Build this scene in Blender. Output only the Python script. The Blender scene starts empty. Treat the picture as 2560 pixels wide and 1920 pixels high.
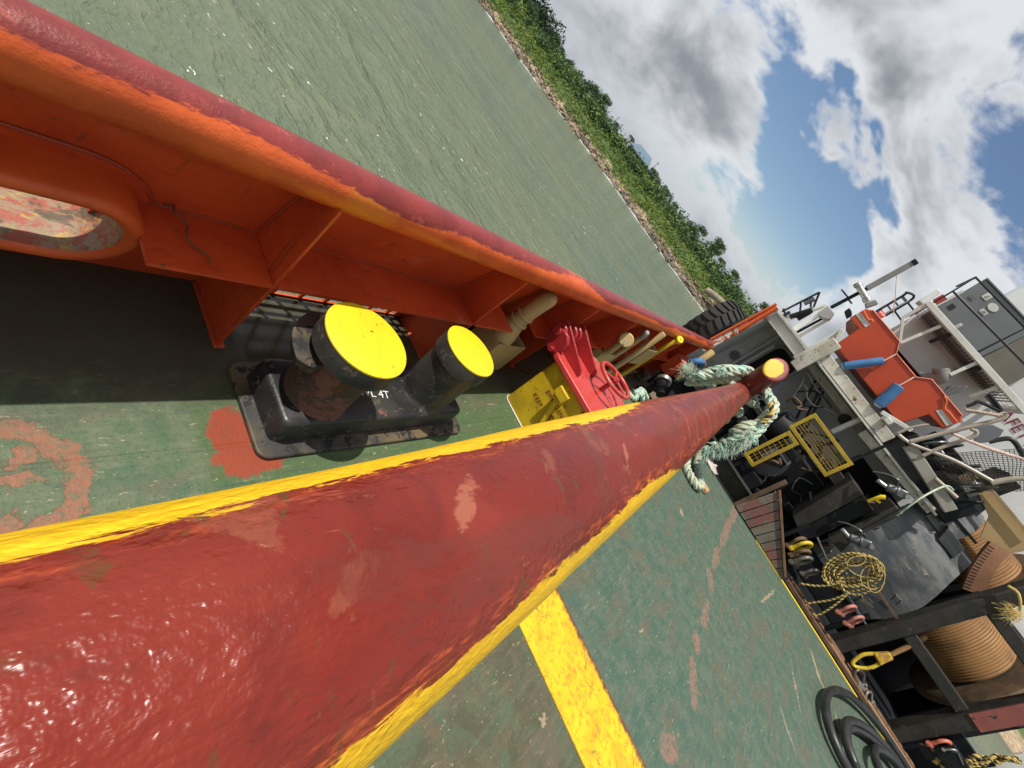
import bpy, math, random
import numpy as np
from mathutils import Vector, Matrix, Quaternion, noise as mnoise

random.seed(7)
V = Vector
# ------------------------------------------------------------------ camera
# X = forward (towards the bow), Y = port, Z = up, deck at Z = 0, metres.
CX, CY = 1280.0, 960.0
EYE = 1.65
_a = np.array([2005 - CX, 966 - CY]); _b = np.array([-550 - CX, -2450 - CY])
FPX = math.sqrt(-float(_a @ _b))
_F = np.array([*_a, FPX]); _F /= np.linalg.norm(_F)
_S = np.array([*_b, FPX]); _S /= np.linalg.norm(_S)
_U = np.cross(_F, _S)
ROT = np.array([_F, _S, _U])
def ray(px, py): return ROT @ np.array([px - CX, py - CY, FPX])
def atX(px, py, x): d = ray(px, py); k = x / d[0]; return V((x, d[1]*k, EYE + d[2]*k))
def atY(px, py, y): d = ray(px, py); k = y / d[1]; return V((d[0]*k, y, EYE + d[2]*k))
def atZ(px, py, z=0.0): d = ray(px, py); k = (z - EYE) / d[2]; return V((d[0]*k, d[1]*k, z))

scene = bpy.context.scene
C = scene.collection
cam_d = bpy.data.cameras.new("camera"); cam = bpy.data.objects.new("camera", cam_d); C.objects.link(cam)
rt = ROT @ np.array([1, 0, 0]); up = -(ROT @ np.array([0, 1, 0])); bk = -(ROT @ np.array([0, 0, 1]))
cam.matrix_world = Matrix(((rt[0], up[0], bk[0], 0), (rt[1], up[1], bk[1], 0), (rt[2], up[2], bk[2], EYE), (0, 0, 0, 1)))
cam_d.sensor_width = 36; cam_d.lens = FPX / 2560 * 36
cam_d.clip_start = 0.02; cam_d.clip_end = 6000
scene.camera = cam

# ------------------------------------------------------------------ sun, sky, exposure
SUN = V((-0.25, 0.19, 1.0)).normalized()
ld = bpy.data.lights.new("sun", 'SUN'); ld.energy = 5.0; ld.angle = math.radians(0.53); ld.color = (1.0, 0.95, 0.87)
sun = bpy.data.objects.new("sun", ld); C.objects.link(sun); sun.rotation_euler = SUN.to_track_quat('Z', 'Y').to_euler()
sun.location = (0, 0, 30)

class NT:
    """tiny node-tree helper"""
    def __init__(s, nt): s.nt = nt; nt.nodes.clear()
    def n(s, t, props=None, **inp):
        nd = s.nt.nodes.new(t)
        for k, v in (props or {}).items(): setattr(nd, k, v)
        for k, v in inp.items():
            key = int(k[1:]) if k[0] == 'i' and k[1:].isdigit() else k.replace('_', ' ')
            s.set(nd.inputs[key], v)
        return nd
    def set(s, sock, v):
        if isinstance(v, bpy.types.NodeSocket): s.nt.links.new(v, sock)
        elif isinstance(v, bpy.types.Node): s.nt.links.new(v.outputs[0], sock)
        else:
            if isinstance(v, tuple) and len(v) == 3 and sock.type == 'RGBA': v = (*v, 1)
            sock.default_value = v
    def m(s, op, a, b=0.0, c=None, clamp=False):
        nd = s.nt.nodes.new('ShaderNodeMath'); nd.operation = op; nd.use_clamp = clamp
        s.set(nd.inputs[0], a); s.set(nd.inputs[1], b)
        if c is not None: s.set(nd.inputs[2], c)
        return nd.outputs[0]
    def vm(s, op, a, b=None):
        nd = s.nt.nodes.new('ShaderNodeVectorMath'); nd.operation = op
        s.set(nd.inputs[0], a)
        if b is not None: s.set(nd.inputs[1], b)
        return nd.outputs['Value' if op in ('LENGTH', 'DOT_PRODUCT', 'DISTANCE') else 'Vector']
    def noise(s, vec, scale, detail=4, rough=0.55, dist=0.0):
        nd = s.n('ShaderNodeTexNoise', Vector=vec, Scale=scale, Detail=detail, Roughness=rough, Distortion=dist)
        return nd.outputs['Fac']
    def smooth(s, v, a, b):           # 0 below a, 1 above b
        nd = s.n('ShaderNodeMapRange', {'interpolation_type': 'SMOOTHSTEP'}, Value=v, From_Min=a, From_Max=b)
        return nd.outputs[0]
    def mix(s, f, a, b):
        nd = s.nt.nodes.new('ShaderNodeMix'); nd.data_type = 'RGBA'
        s.set(nd.inputs[0], f); s.set(nd.inputs[6], a); s.set(nd.inputs[7], b)
        return nd.outputs[2]
    def mapping(s, vec, scale=(1, 1, 1), rot=(0, 0, 0), loc=(0, 0, 0), t='POINT'):
        nd = s.n('ShaderNodeMapping', {'vector_type': t}, Vector=vec, Location=loc, Rotation=rot, Scale=scale)
        return nd.outputs[0]

world = bpy.data.worlds.new("World"); scene.world = world; world.use_nodes = True
w = NT(world.node_tree)
tc = w.n('ShaderNodeTexCoord')
sky = w.n('ShaderNodeTexSky', {'sky_type': 'NISHITA', 'sun_disc': False, 'sun_elevation': math.asin(SUN.z),
          'sun_rotation': math.atan2(SUN.x, SUN.y), 'altitude': 0.0, 'air_density': 1.0, 'dust_density': 0.3, 'ozone_density': 3.0})
gen = tc.outputs['Generated']
sx = w.n('ShaderNodeSeparateXYZ', Vector=gen)
zc = w.m('MAXIMUM', sx.outputs[2], 0.0); zd = w.m('ADD', zc, 0.16)
pv = w.n('ShaderNodeCombineXYZ', X=w.m('DIVIDE', sx.outputs[0], zd), Y=w.m('DIVIDE', sx.outputs[1], zd), Z=0.37)
dv_ = w.mapping(gen, scale=(1, 1, 1.7))
n1 = w.noise(w.mapping(dv_, loc=(3.1, 1.7, .4)), 2.3, 5, 0.55, 0.3)
n2 = w.noise(w.mapping(dv_, loc=(8.1, 5.2, 2)), 6.0, 7, 0.62, 0.4)
n3 = w.noise(w.mapping(dv_, loc=(1.3, 9.2, 4)), 3.4, 4, 0.6, 0.4)
dens = w.m('ADD', w.m('MULTIPLY', n1, 0.72), w.m('MULTIPLY', n2, 0.30))
SKYGAPS = []
for (px, py, rad, amt) in [(1960, 410, .22, .085), (2060, 520, .18, .085), (2350, 370, .20, .06), (2010, 255, .14, .06), (1985, 660, .14, .08), (2540, 330, .14, .06)]:
    d = V(ray(px, py)).normalized()
    dist = w.m('ADD', w.vm('DISTANCE', gen, tuple(d)), w.m('MULTIPLY', w.m('SUBTRACT', n3, 0.5), 0.42))
    dens = w.m('SUBTRACT', dens, w.m('MULTIPLY', w.m('SUBTRACT', 1.0, w.smooth(dist, rad*.15, rad)), amt))
cover = w.smooth(dens, 0.372, 0.440)
thick = w.smooth(w.m('ADD', w.m('MULTIPLY', dens, 0.62), w.m('MULTIPLY', n3, 0.45)), 0.475, 0.66)
ccol = w.mix(thick, (1.18, 1.21, 1.25), (0.42, 0.45, 0.50))
horizon = w.m('SUBTRACT', 1.0, w.smooth(sx.outputs[2], 0.0, 0.13))
ccol = w.mix(w.m('MULTIPLY', horizon, 0.6), ccol, (0.66, 0.73, 0.82))
bsky = w.n('ShaderNodeBackground', Color=sky.outputs[0], Strength=0.095)
bcl = w.n('ShaderNodeBackground', Color=ccol, Strength=0.60)
wmix = w.n('ShaderNodeMixShader', Fac=w.m('MAXIMUM', w.m('MULTIPLY', cover, 0.97), w.m('MULTIPLY', horizon, 0.5)), i1=bsky.outputs[0], i2=bcl.outputs[0])
w.n('ShaderNodeOutputWorld', Surface=wmix.outputs[0])

vs = scene.view_settings
vs.view_transform = 'Standard'; vs.look = 'None'; vs.exposure = 0.12; vs.gamma = 1.0; vs.use_curve_mapping = False
scene.render.engine = 'CYCLES'
scene.cycles.max_bounces = 5; scene.cycles.diffuse_bounces = 3; scene.cycles.glossy_bounces = 3; scene.cycles.transmission_bounces = 2

# ------------------------------------------------------------------ materials
MATS = {}
def newmat(name):
    m = bpy.data.materials.new(name); m.use_nodes = True
    t = NT(m.node_tree); MATS[name] = m
    return m, t
def finish(t, color, rough, height=None, bstr=0.5, bdist=0.004, metallic=0.0, spec=0.5, coat=0.0, trans=None):
    b = t.n('ShaderNodeBsdfPrincipled', Base_Color=color, Roughness=rough, Metallic=metallic)
    b.inputs['Specular IOR Level'].default_value = spec
    if coat: b.inputs['Coat Weight'].default_value = coat; b.inputs['Coat Roughness'].default_value = 0.12
    if height is not None:
        bp = t.n('ShaderNodeBump', Strength=bstr, Distance=bdist, Height=height)
        t.nt.links.new(bp.outputs[0], b.inputs['Normal'])
    t.n('ShaderNodeOutputMaterial', Surface=b.outputs[0])
    return b
def paint(name, col, col2=None, chips=(), rough=0.45, bump=0.4, bdist=0.002, grain=40.0, big=2.5, metallic=0.0, stretch=(1, 1, 1), dirt=0.25, spec=0.45):
    """brushed or sprayed paint: two tones, chips = [(colour, threshold, scale)], fine bumps, dirt"""
    m, t = newmat(name)
    o = t.n('ShaderNodeTexCoord').outputs['Object']
    o = t.mapping(o, scale=stretch)
    col2 = col2 or tuple(c*0.72 for c in col)
    nb = t.noise(o, big, 3, 0.6, 0.3)
    c = t.mix(t.smooth(nb, 0.36, 0.66), col, col2)
    nf = t.noise(o, grain, 3, 0.65)
    c = t.mix(t.m('MULTIPLY', t.smooth(nf, 0.45, 0.8), dirt), c, tuple(x*0.35 for x in col))
    r = t.m('ADD', rough - 0.1, t.m('MULTIPLY', nb, 0.2))
    h = t.m('ADD', t.m('MULTIPLY', nf, 0.5), t.m('MULTIPLY', t.noise(o, grain*0.25, 1), 0.8))
    for (cc, th, sc) in chips:
        nn = t.noise(o, sc, 4, 0.68, 0.6)
        k = t.smooth(nn, th, th + 0.03)
        c = t.mix(k, c, t.mix(nf, cc, tuple(x*0.5 for x in cc)))
        r = t.m('ADD', r, t.m('MULTIPLY', k, 0.25), clamp=True)
        h = t.m('SUBTRACT', h, t.m('MULTIPLY', k, 0.6))
    finish(t, c, r, h, bump, bdist, metallic, spec)
    return m

RUST = (0.16, 0.055, 0.02); RUSTL = (0.33, 0.15, 0.06); PRIM = (0.42, 0.13, 0.08)
def bulwark_material():
    m, t = newmat('bulwark_orange')
    o = t.n('ShaderNodeTexCoord').outputs['Object']
    nb = t.noise(o, 1.7, 3, .6, .3); nf = t.noise(o, 60, 3, .65); br = t.noise(t.mapping(o, scale=(.5, 2, 2)), 12, 4, .65, .3)
    c = t.mix(t.smooth(nb, .36, .66), (0.56, 0.075, 0.017), (0.45, 0.052, 0.014))
    c = t.mix(t.m('MULTIPLY', t.smooth(br, .48, .66), .45), c, (0.40, 0.042, 0.013))
    c = t.mix(t.m('MULTIPLY', t.smooth(nf, .52, .75), .25), c, (0.2, 0.03, 0.01))
    run = t.noise(t.mapping(o, scale=(9, 9, .7)), 2.2, 4, .65, .2)
    c = t.mix(t.m('MULTIPLY', t.smooth(run, .60, .70), .55), c, (0.20, 0.045, 0.018))
    ch = t.noise(o, 13, 4, .7, .6); k = t.smooth(ch, .665, .69)
    c = t.mix(k, c, t.mix(nf, (0.13, 0.05, 0.025), (0.26, 0.09, 0.05)))
    salt = t.smooth(t.noise(t.mapping(o, loc=(3, 1, 8)), 5, 4, .7, .5), .58, .72)
    c = t.mix(t.m('MULTIPLY', salt, .18), c, (0.55, 0.30, 0.20))
    h = t.m('ADD', t.m('MULTIPLY', nf, .5), t.m('SUBTRACT', t.m('MULTIPLY', t.noise(o, 4, 2), 2.5), k))
    finish(t, c, t.m('ADD', .34, t.m('MULTIPLY', nb, .2)), h, .4, .004, 0, .45)
    return m
orange = bulwark_material()
orange_l = paint('rail_orange', (0.64, 0.105, 0.02), (0.50, 0.075, 0.016), [], 0.45, 0.5, 0.002, 70, 2.2)
red_lid = paint('lid_red', (0.50, 0.055, 0.045), (0.42, 0.04, 0.035), [((0.46, 0.15, 0.10), 0.60, 7), ((0.24, 0.03, 0.03), 0.62, 16)], 0.36, 0.5, 0.002, 70, 3.0)
red_dk = paint('hinge_red', (0.36, 0.022, 0.024), (0.28, 0.018, 0.02), [], 0.35, 0.8, 0.003, 80, 4.0)
yel = paint('cap_yellow', (0.80, 0.58, 0.012), (0.76, 0.52, 0.012), [((0.22, 0.13, 0.02), 0.645, 34), ((0.36, 0.07, 0.03), 0.70, 7)], 0.5, 0.6, 0.002, 90, 5)
yel_h = paint('hatch_yellow', (0.60, 0.41, 0.012), (0.44, 0.29, 0.012), [((0.26, 0.15, 0.02), 0.62, 14)], 0.5, 0.6, 0.003, 60, 4)
yel_c = paint('cage_yellow', (0.44, 0.30, 0.018), (0.34, 0.23, 0.018), [((0.12, 0.06, 0.02), 0.64, 14)], 0.55, 0.5, 0.002, 60, 4)
cream = paint('cream', (0.50, 0.37, 0.17), (0.43, 0.31, 0.14), [((0.20, 0.09, 0.04), 0.72, 10)], 0.45, 0.4, 0.002, 60, 4)
black = paint('bitt_black', (0.016, 0.017, 0.019), (0.040, 0.037, 0.032), [((0.09, 0.075, 0.05), 0.58, 16), ((0.30, 0.10, 0.07), 0.66, 13)], 0.38, 0.7, 0.003, 60, 4)
black_rust = paint('bitt_worn', (0.075, 0.045, 0.033), (0.040, 0.030, 0.025), [((0.19, 0.085, 0.06), 0.47, 6), ((0.11, 0.062, 0.022), 0.54, 15)], 0.7, 0.8, 0.003, 60, 4)
base_worn = paint('bitt_base_worn', (0.040, 0.038, 0.035), (0.12, 0.088, 0.045), [((0.018, 0.018, 0.018), 0.54, 18), ((0.33, 0.12, 0.08), 0.65, 12)], 0.5, 0.7, 0.003, 70, 5)
wblack = paint('winch_black', (0.009, 0.010, 0.012), (0.015, 0.016, 0.018), [((0.07, 0.04, 0.025), 0.70, 9)], 0.52, 0.5, 0.003, 40, 2, spec=.15)
wbeam = paint('beam_black', (0.020, 0.020, 0.018), (0.036, 0.032, 0.027), [((0.12, 0.08, 0.05), 0.64, 16)], 0.62, 0.9, 0.008, 30, 4, spec=.3)
cowl_m = paint('cowl_grey', (0.065, 0.072, 0.080), (0.15, 0.155, 0.15), [((0.26, 0.22, 0.14), 0.62, 4)], 0.36, 0.6, 0.006, 22, 1.8, 0.3, (1, 1, 2.6))
white = paint('ship_white', (0.62, 0.62, 0.57), (0.53, 0.52, 0.47), [(RUST, 0.70, 12), (RUSTL, 0.69, 20)], 0.48, 0.4, 0.003, 40, 2)
white_r = paint('ship_white_rusty', (0.50, 0.48, 0.42), (0.38, 0.35, 0.28), [(RUST, 0.62, 13), ((0.10, 0.055, 0.03), 0.63, 24)], 0.6, 0.8, 0.006, 40, 3)
white_c = paint('house_white', (0.70, 0.71, 0.70), (0.62, 0.63, 0.62), [(RUSTL, 0.77, 5)], 0.42, 0.25, 0.002, 40, 1.2)
peel = paint('peeling_orange', (0.72, 0.66, 0.58), (0.60, 0.54, 0.46), [((0.60, 0.13, 0.04), 0.50, 9)], 0.55, 0.6, 0.003, 40, 3)
grey_c = paint('unit_grey', (0.16, 0.17, 0.18), (0.135, 0.145, 0.155), [], 0.5, 0.2, 0.002, 60, 1.0)
grey_b = paint('unit_brown', (0.17, 0.155, 0.125), (0.13, 0.12, 0.10), [], 0.6, 0.3, 0.002, 60, 1.0)
blkpipe = paint('pipe_black', (0.015, 0.015, 0.022), None, [], 0.35, 0.2)
boat_or = paint('boat_orange', (0.46, 0.058, 0.018), (0.40, 0.048, 0.016), [((0.62, 0.30, 0.2), 0.78, 22)], 0.42, 0.2, 0.001, 60, 1.5)
boat_in = paint('boat_brown', (0.24, 0.055, 0.03), None, [], 0.6, 0.3)
blue_f = paint('foam_blue', (0.035, 0.13, 0.30), (0.05, 0.16, 0.34), [((0.35, 0.42, 0.5), 0.70, 14)], 0.65, 0.5, 0.002, 50, 6)
tape = paint('reflective_tape', (0.50, 0.50, 0.46), (0.42, 0.42, 0.39), [], 0.4, 0.2)
rubber = paint('rubber', (0.013, 0.013, 0.013), (0.022, 0.021, 0.020), [], 0.82, 0.7, 0.004, 30, 4)
hose_m = paint('hose_rubber', (0.016, 0.017, 0.019), (0.028, 0.028, 0.028), [((0.07, 0.07, 0.065), 0.68, 8)], 0.42, 0.4, 0.001, 60, 5)
rustbar = paint('rust_bar', (0.20, 0.10, 0.055), (0.14, 0.065, 0.035), [((0.06, 0.035, 0.025), 0.64, 12)], 0.75, 0.8, 0.003, 60, 6)
rustwire = paint('rust_wire', (0.28, 0.145, 0.050), (0.17, 0.085, 0.03), [], 0.65, 0.7, 0.003, 90, 2.5)
rustdark = paint('rust_dark', (0.14, 0.085, 0.045), (0.07, 0.045, 0.03), [], 0.8, 0.9, 0.006, 30, 5)
timber = paint('timber', (0.36, 0.26, 0.15), (0.26, 0.18, 0.10), [((0.10, 0.06, 0.035), 0.62, 9)], 0.8, 0.6, 0.002, 30, 4, 0, (8, 1, 8))
ply = paint('plywood', (0.40, 0.28, 0.13), (0.35, 0.24, 0.11), [((0.20, 0.13, 0.06), 0.70, 12)], 0.75, 0.3, 0.002, 40, 2)
guard_m = paint('guard_planks', (0.17, 0.155, 0.12), (0.13, 0.10, 0.085), [((0.26, 0.11, 0.10), 0.56, 3.5)], 0.75, 0.6, 0.002, 40, 5)
teal = paint('rope_teal', (0.36, 0.56, 0.47), (0.52, 0.55, 0.42), [((0.10, 0.12, 0.08), 0.58, 16)], 0.9, 0.8, 0.004, 160, 7)
teal_b = paint('rope_pale', (0.45, 0.46, 0.33), (0.36, 0.44, 0.36), [((0.11, 0.11, 0.07), 0.60, 14)], 0.9, 0.8, 0.004, 160, 7)
yrope = paint('rope_yellow', (0.56, 0.42, 0.13), (0.45, 0.32, 0.10), [], 0.85, 0.8, 0.003, 160, 9)
ystr = paint('rope_black_strand', (0.035, 0.03, 0.022), None, [], 0.85, 0.8, 0.003, 160, 9)
cord_m = paint('cord_white', (0.55, 0.45, 0.40), (0.50, 0.28, 0.24), [], 0.85, 0.6, 0.002, 160, 9)
steel = paint('steel_grey', (0.17, 0.18, 0.19), (0.11, 0.115, 0.12), [(RUST, 0.70, 12)], 0.38, 0.4, 0.002, 60, 6, 0.6)
steel_l = paint('steel_bright', (0.50, 0.50, 0.50), (0.35, 0.35, 0.35), [], 0.35, 0.3, 0.001, 60, 6, 0.8)
pink = paint('shackle_pink', (0.46, 0.16, 0.13), (0.36, 0.13, 0.10), [((0.30, 0.27, 0.24), 0.58, 15)], 0.5, 0.5, 0.002, 60, 8)
shgrey = paint('shackle_grey', (0.13, 0.13, 0.13), (0.19, 0.17, 0.13), [(RUST, 0.60, 18)], 0.42, 0.5, 0.002, 60, 8, 0.3)
shyel = paint('shackle_yellow', (0.62, 0.45, 0.02), (0.45, 0.33, 0.03), [((0.06, 0.05, 0.03), 0.60, 16)], 0.5, 0.5, 0.002, 60, 8)
stone = paint('stone', (0.30, 0.23, 0.155), (0.13, 0.105, 0.08), [((0.06, 0.052, 0.04), 0.52, 1.6)], 0.9, 0.8, 0.05, 3, 0.8)
stone_d = paint('stone_dark', (0.10, 0.09, 0.075), (0.07, 0.075, 0.05), [], 0.8, 0.8, 0.05, 3, 0.8)
wood_g = paint('driftwood', (0.26, 0.22, 0.17), (0.19, 0.16, 0.13), [], 0.9, 0.8, 0.02, 6, 1.5)
bark = paint('bark', (0.12, 0.09, 0.06), None, [], 0.9, 0.5)
roof_m = paint('roof_sheet', (0.10, 0.16, 0.21), (0.085, 0.14, 0.19), [], 0.55, 0.3)
shed_m = paint('shed_wall', (0.05, 0.06, 0.06), None, [], 0.7, 0.3)
text_red = paint('stencil_red', (0.20, 0.025, 0.02), (0.24, 0.05, 0.02), [], 0.6, 0.2)
text_mar = paint('letter_maroon', (0.20, 0.012, 0.03), None, [], 0.5, 0.2)
text_wht = paint('stencil_white', (0.70, 0.72, 0.70), None, [], 0.6, 0.3)
label_w = paint('sticker_white', (0.66, 0.67, 0.62), None, [], 0.5, 0.1, dirt=0.05)
ink = paint('ink', (0.05, 0.05, 0.05), None, [], 0.6, 0.1)
rag_m = paint('rag', (0.55, 0.50, 0.45), (0.30, 0.25, 0.22), [((0.07, 0.05, 0.05), 0.60, 20)], 0.9, 0.5)
dark_in = paint('interior_dark', (0.02, 0.02, 0.022), None, [], 0.7, 0.3)
weldm = paint('weld', (0.40, 0.055, 0.02), (0.30, 0.05, 0.02), [], 0.5, 1.0, 0.004, 45, 8)
maroon = paint('horn_maroon', (0.15, 0.022, 0.017), (0.11, 0.016, 0.013), [((0.42, 0.29, 0.02), 0.66, 5)], 0.34, 0.5, 0.003, 45, 5)
mast_m = paint('mast_grey', (0.22, 0.22, 0.21), (0.17, 0.17, 0.16), [(RUST, 0.70, 8)], 0.5, 0.3)

def leafmat(name, c1, c2, c3):
    m, t = newmat(name)
    o = t.n('ShaderNodeTexCoord').outputs['Object']
    g = t.n('ShaderNodeNewGeometry')
    ri = g.outputs['Random Per Island']
    c = t.mix(t.smooth(t.noise(o, 0.35, 4, 0.6), 0.38, 0.62), c1, c2)
    c = t.mix(t.m('MULTIPLY', ri, 0.6), c, c3)
    b = t.n('ShaderNodeBsdfPrincipled', Base_Color=c, Roughness=0.55)
    b.inputs['Specular IOR Level'].default_value = 0.3
    tr = t.n('ShaderNodeBsdfTranslucent', Color=c)
    mx = t.n('ShaderNodeMixShader', Fac=0.25, i1=b.outputs[0], i2=tr.outputs[0])
    t.n('ShaderNodeOutputMaterial', Surface=mx.outputs[0])
    return m
leaf_l = leafmat('leaf_light', (0.15, 0.215, 0.038), (0.10, 0.165, 0.03), (0.20, 0.26, 0.055))
leaf_d = leafmat('leaf_dark', (0.045, 0.095, 0.028), (0.03, 0.065, 0.022), (0.07, 0.13, 0.035))
leaf_x = leafmat('leaf_deep', (0.022, 0.042, 0.020), (0.016, 0.032, 0.016), (0.04, 0.07, 0.03))

# --- deck: green paint with worn, primed and scratched places (all in deck metres)
def deck_material():
    m, t = newmat('deck_green')
    o = t.n('ShaderNodeTexCoord').outputs['Object']
    s = t.n('ShaderNodeSeparateXYZ', Vector=o)
    wob = t.n('ShaderNodeTexNoise', Vector=o, Scale=14.0, Detail=5.0, Roughness=0.7)
    ow = t.vm('ADD', o, t.vm('MULTIPLY', t.vm('SUBTRACT', wob.outputs['Color'], (0.5, 0.5, 0.5)), (0.13, 0.13, 0.0)))
    wob2 = t.n('ShaderNodeTexNoise', Vector=o, Scale=60.0, Detail=4.0, Roughness=0.7)
    ow = t.vm('ADD', ow, t.vm('MULTIPLY', t.vm('SUBTRACT', wob2.outputs['Color'], (0.5, 0.5, 0.5)), (0.03, 0.03, 0.0)))
    def blobs(lst):
        acc = None
        for (x, y, a, b, r) in lst:
            mp = t.mapping(ow, loc=(x, y, 0), rot=(0, 0, math.radians(r)), scale=(a, b, 50), t='TEXTURE')
            l = t.vm('LENGTH', mp)
            acc = l if acc is None else t.m('MINIMUM', acc, l)
        return acc
    big = t.noise(o, 1.3, 3, 0.6, 0.4); mid = t.noise(o, 8, 4, 0.72, 0.3); fine = t.noise(o, 60, 3, 0.75)
    aft = t.mix(t.smooth(big, .4, .6), (0.088, 0.105, 0.060), (0.066, 0.088, 0.050))
    side = t.mix(t.smooth(mid, .38, .62), (0.100, 0.125, 0.070), (0.062, 0.108, 0.055))
    fwd = t.mix(t.smooth(mid, .36, .64), (0.050, 0.096, 0.070), (0.086, 0.118, 0.086))
    brown = t.mix(t.smooth(mid, .35, .6), (0.105, 0.080, 0.048), (0.066, 0.062, 0.036))
    isfwd = t.smooth(s.outputs[0], 2.40, 2.44)
    isport = t.smooth(t.m('ADD', s.outputs[1], t.m('MULTIPLY', big, 0.1)), 0.25, 0.45)
    aft = t.mix(t.m('MULTIPLY', t.smooth(t.noise(o, 3.1, 5, .65, .5), .46, .56), 0.85), aft, brown)
    c = t.mix(isport, t.mix(isfwd, aft, fwd), side)
    # newly painted deep green next to the bitts and hatch
    fresh = t.m('MULTIPLY', t.smooth(t.m('ADD', s.outputs[0], t.m('MULTIPLY', mid, .12)), 0.84, 0.90), t.m('MULTIPLY', isport, t.m('SUBTRACT', 1.0, t.smooth(s.outputs[0], 3.2, 3.9))))
    c = t.mix(t.m('MULTIPLY', fresh, .8), c, t.mix(mid, (0.045, 0.095, 0.030), (0.065, 0.10, 0.035)))
    # traffic wear, streaked fore and aft
    st = t.noise(t.mapping(o, scale=(1.0, 9.0, 1.0), rot=(0, 0, 0.25)), 5.0, 6, 0.7, 0.4)
    c = t.mix(t.m('MULTIPLY', t.smooth(st, .52, .72), .42), c, (0.17, 0.18, 0.13))
    c = t.mix(t.m('MULTIPLY', t.m('SUBTRACT', 1.0, t.smooth(st, .34, .46)), .55), c, (0.035, 0.075, 0.055))
    grd = t.noise(t.mapping(o, scale=(1.0, 3.0, 1.0), rot=(0, 0, .3)), 2.2, 4, .65, .5)
    c = t.mix(t.m('MULTIPLY', t.smooth(grd, .50, .64), .6), c, (0.110, 0.092, 0.064))
    c = t.mix(t.m('MULTIPLY', t.smooth(fine, .50, .70), .45), c, (0.03, 0.045, 0.028))
    # tiny pale chips and dark specks
    ch = t.noise(t.mapping(o, scale=(1, 2.2, 1), rot=(0, 0, .5)), 34, 3, .6, .8)
    c = t.mix(t.m('MULTIPLY', t.smooth(ch, .655, .70), .8), c, (0.33, 0.28, 0.19))
    ch2 = t.noise(t.mapping(o, loc=(4, 7, 0), scale=(1, 2.5, 1), rot=(0, 0, .9)), 25, 3, .6, .8)
    c = t.mix(t.m('MULTIPLY', t.smooth(ch2, .71, .75), .7), c, (0.03, 0.035, 0.025))
    # pale tan scratch marks
    sc = t.noise(t.mapping(o, scale=(.9, 16, 1), rot=(0, 0, -.32)), 3.0, 3, .55, .15)
    c = t.mix(t.m('MULTIPLY', t.m('MULTIPLY', t.smooth(sc, .70, .72), isfwd), .75), c, (0.28, 0.24, 0.17))
    # pink-orange primer ring and blobs on the side deck
    rg = t.vm('LENGTH', t.mapping(ow, loc=(0.31, 0.735, 0), scale=(1, 1, 50), t='TEXTURE'))
    ring = t.m('MULTIPLY', t.smooth(rg, .135, .150), t.m('SUBTRACT', 1.0, t.smooth(rg, .195, .205)))
    primer = t.mix(t.noise(o, 60, 4, .7), (0.29, 0.12, 0.07), (0.17, 0.08, 0.045))
    k = t.m('MAXIMUM', ring, t.m('SUBTRACT', 1.0, t.smooth(blobs([(0.37, 0.815, .042, .03, 20), (0.365, 0.74, .042, .03, -10), (.30, .62, .06, .03, 0)]), .85, 1.0)))
    c = t.mix(t.m('MULTIPLY', k, t.m('ADD', .35, t.m('MULTIPLY', t.smooth(t.noise(o, 32, 4, .78), .40, .52), .6))), c, primer)
    # red primer round the bitts
    rp = blobs([(0.93, .84, .085, .115, 0), (.95, .72, .11, .075, 0), (1.02, .69, .10, .035, 0), (1.5, .735, .18, .02, 2), (2.0, .75, .16, .02, 0)])
    c = t.mix(t.m('SUBTRACT', 1.0, t.smooth(rp, .80, 1.05)), c, t.mix(mid, (0.27, 0.045, 0.018), (0.19, 0.036, 0.016)))
    pk = blobs([(2.73, -1.40, .12, .07, -28), (3.43, -1.40, .22, .055, 22), (3.82, -1.30, .12, .05, 18), (4.3, -1.275, .24, .05, 8), (4.85, -1.19, .22, .055, 22), (5.4, -1.13, .30, .055, 5), (6.3, -1.10, .6, .06, 3), (7.2, -1.08, .5, .07, 3),
                (5.9, .95, .5, .10, 8), (6.6, .8, .5, .08, 0), (6.4, 1.05, .3, .05, 15), (7.0, .95, .3, .12, 0)])
    pkk = t.m('MULTIPLY', t.m('SUBTRACT', 1.0, t.smooth(pk, .86, 1.0)), t.m('ADD', .18, t.m('MULTIPLY', t.smooth(t.noise(o, 22, 4, .78), .44, .54), .6)))
    c = t.mix(pkk, c, t.mix(mid, (0.28, 0.145, 0.11), (0.20, 0.115, 0.085)))
    tan = blobs([(6.55, -2.85, .26, .04, 20), (6.35, -2.95, .1, .03, 60), (6.0, -3.2, .22, .018, 10), (6.4, -1.95, .5, .015, -12), (5.4, -2.5, .3, .012, 15), (4.6, -2.4, .2, .012, 40), (1.85, -.75, .035, .02, 30), (3.1, -.9, .03, .015, 0), (5.2, -.55, .07, .03, 30)])
    c = t.mix(t.m('MULTIPLY', t.m('SUBTRACT', 1.0, t.smooth(tan, .8, 1.0)), .8), c, (0.30, 0.24, 0.15))
    # darker brown on the plating beside the bulwark
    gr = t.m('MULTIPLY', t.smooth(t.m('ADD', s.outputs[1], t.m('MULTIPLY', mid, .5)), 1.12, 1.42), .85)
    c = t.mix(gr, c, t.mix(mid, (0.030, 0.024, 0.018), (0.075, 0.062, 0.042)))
    wet = t.m('MULTIPLY', t.smooth(t.m('ADD', s.outputs[1], t.m('MULTIPLY', mid, .12)), 1.20, 1.25), t.smooth(s.outputs[0], 1.05, 1.1))
    r = t.m('SUBTRACT', t.m('ADD', .50, t.m('MULTIPLY', fine, .2)), t.m('MULTIPLY', wet, .45))
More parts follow.
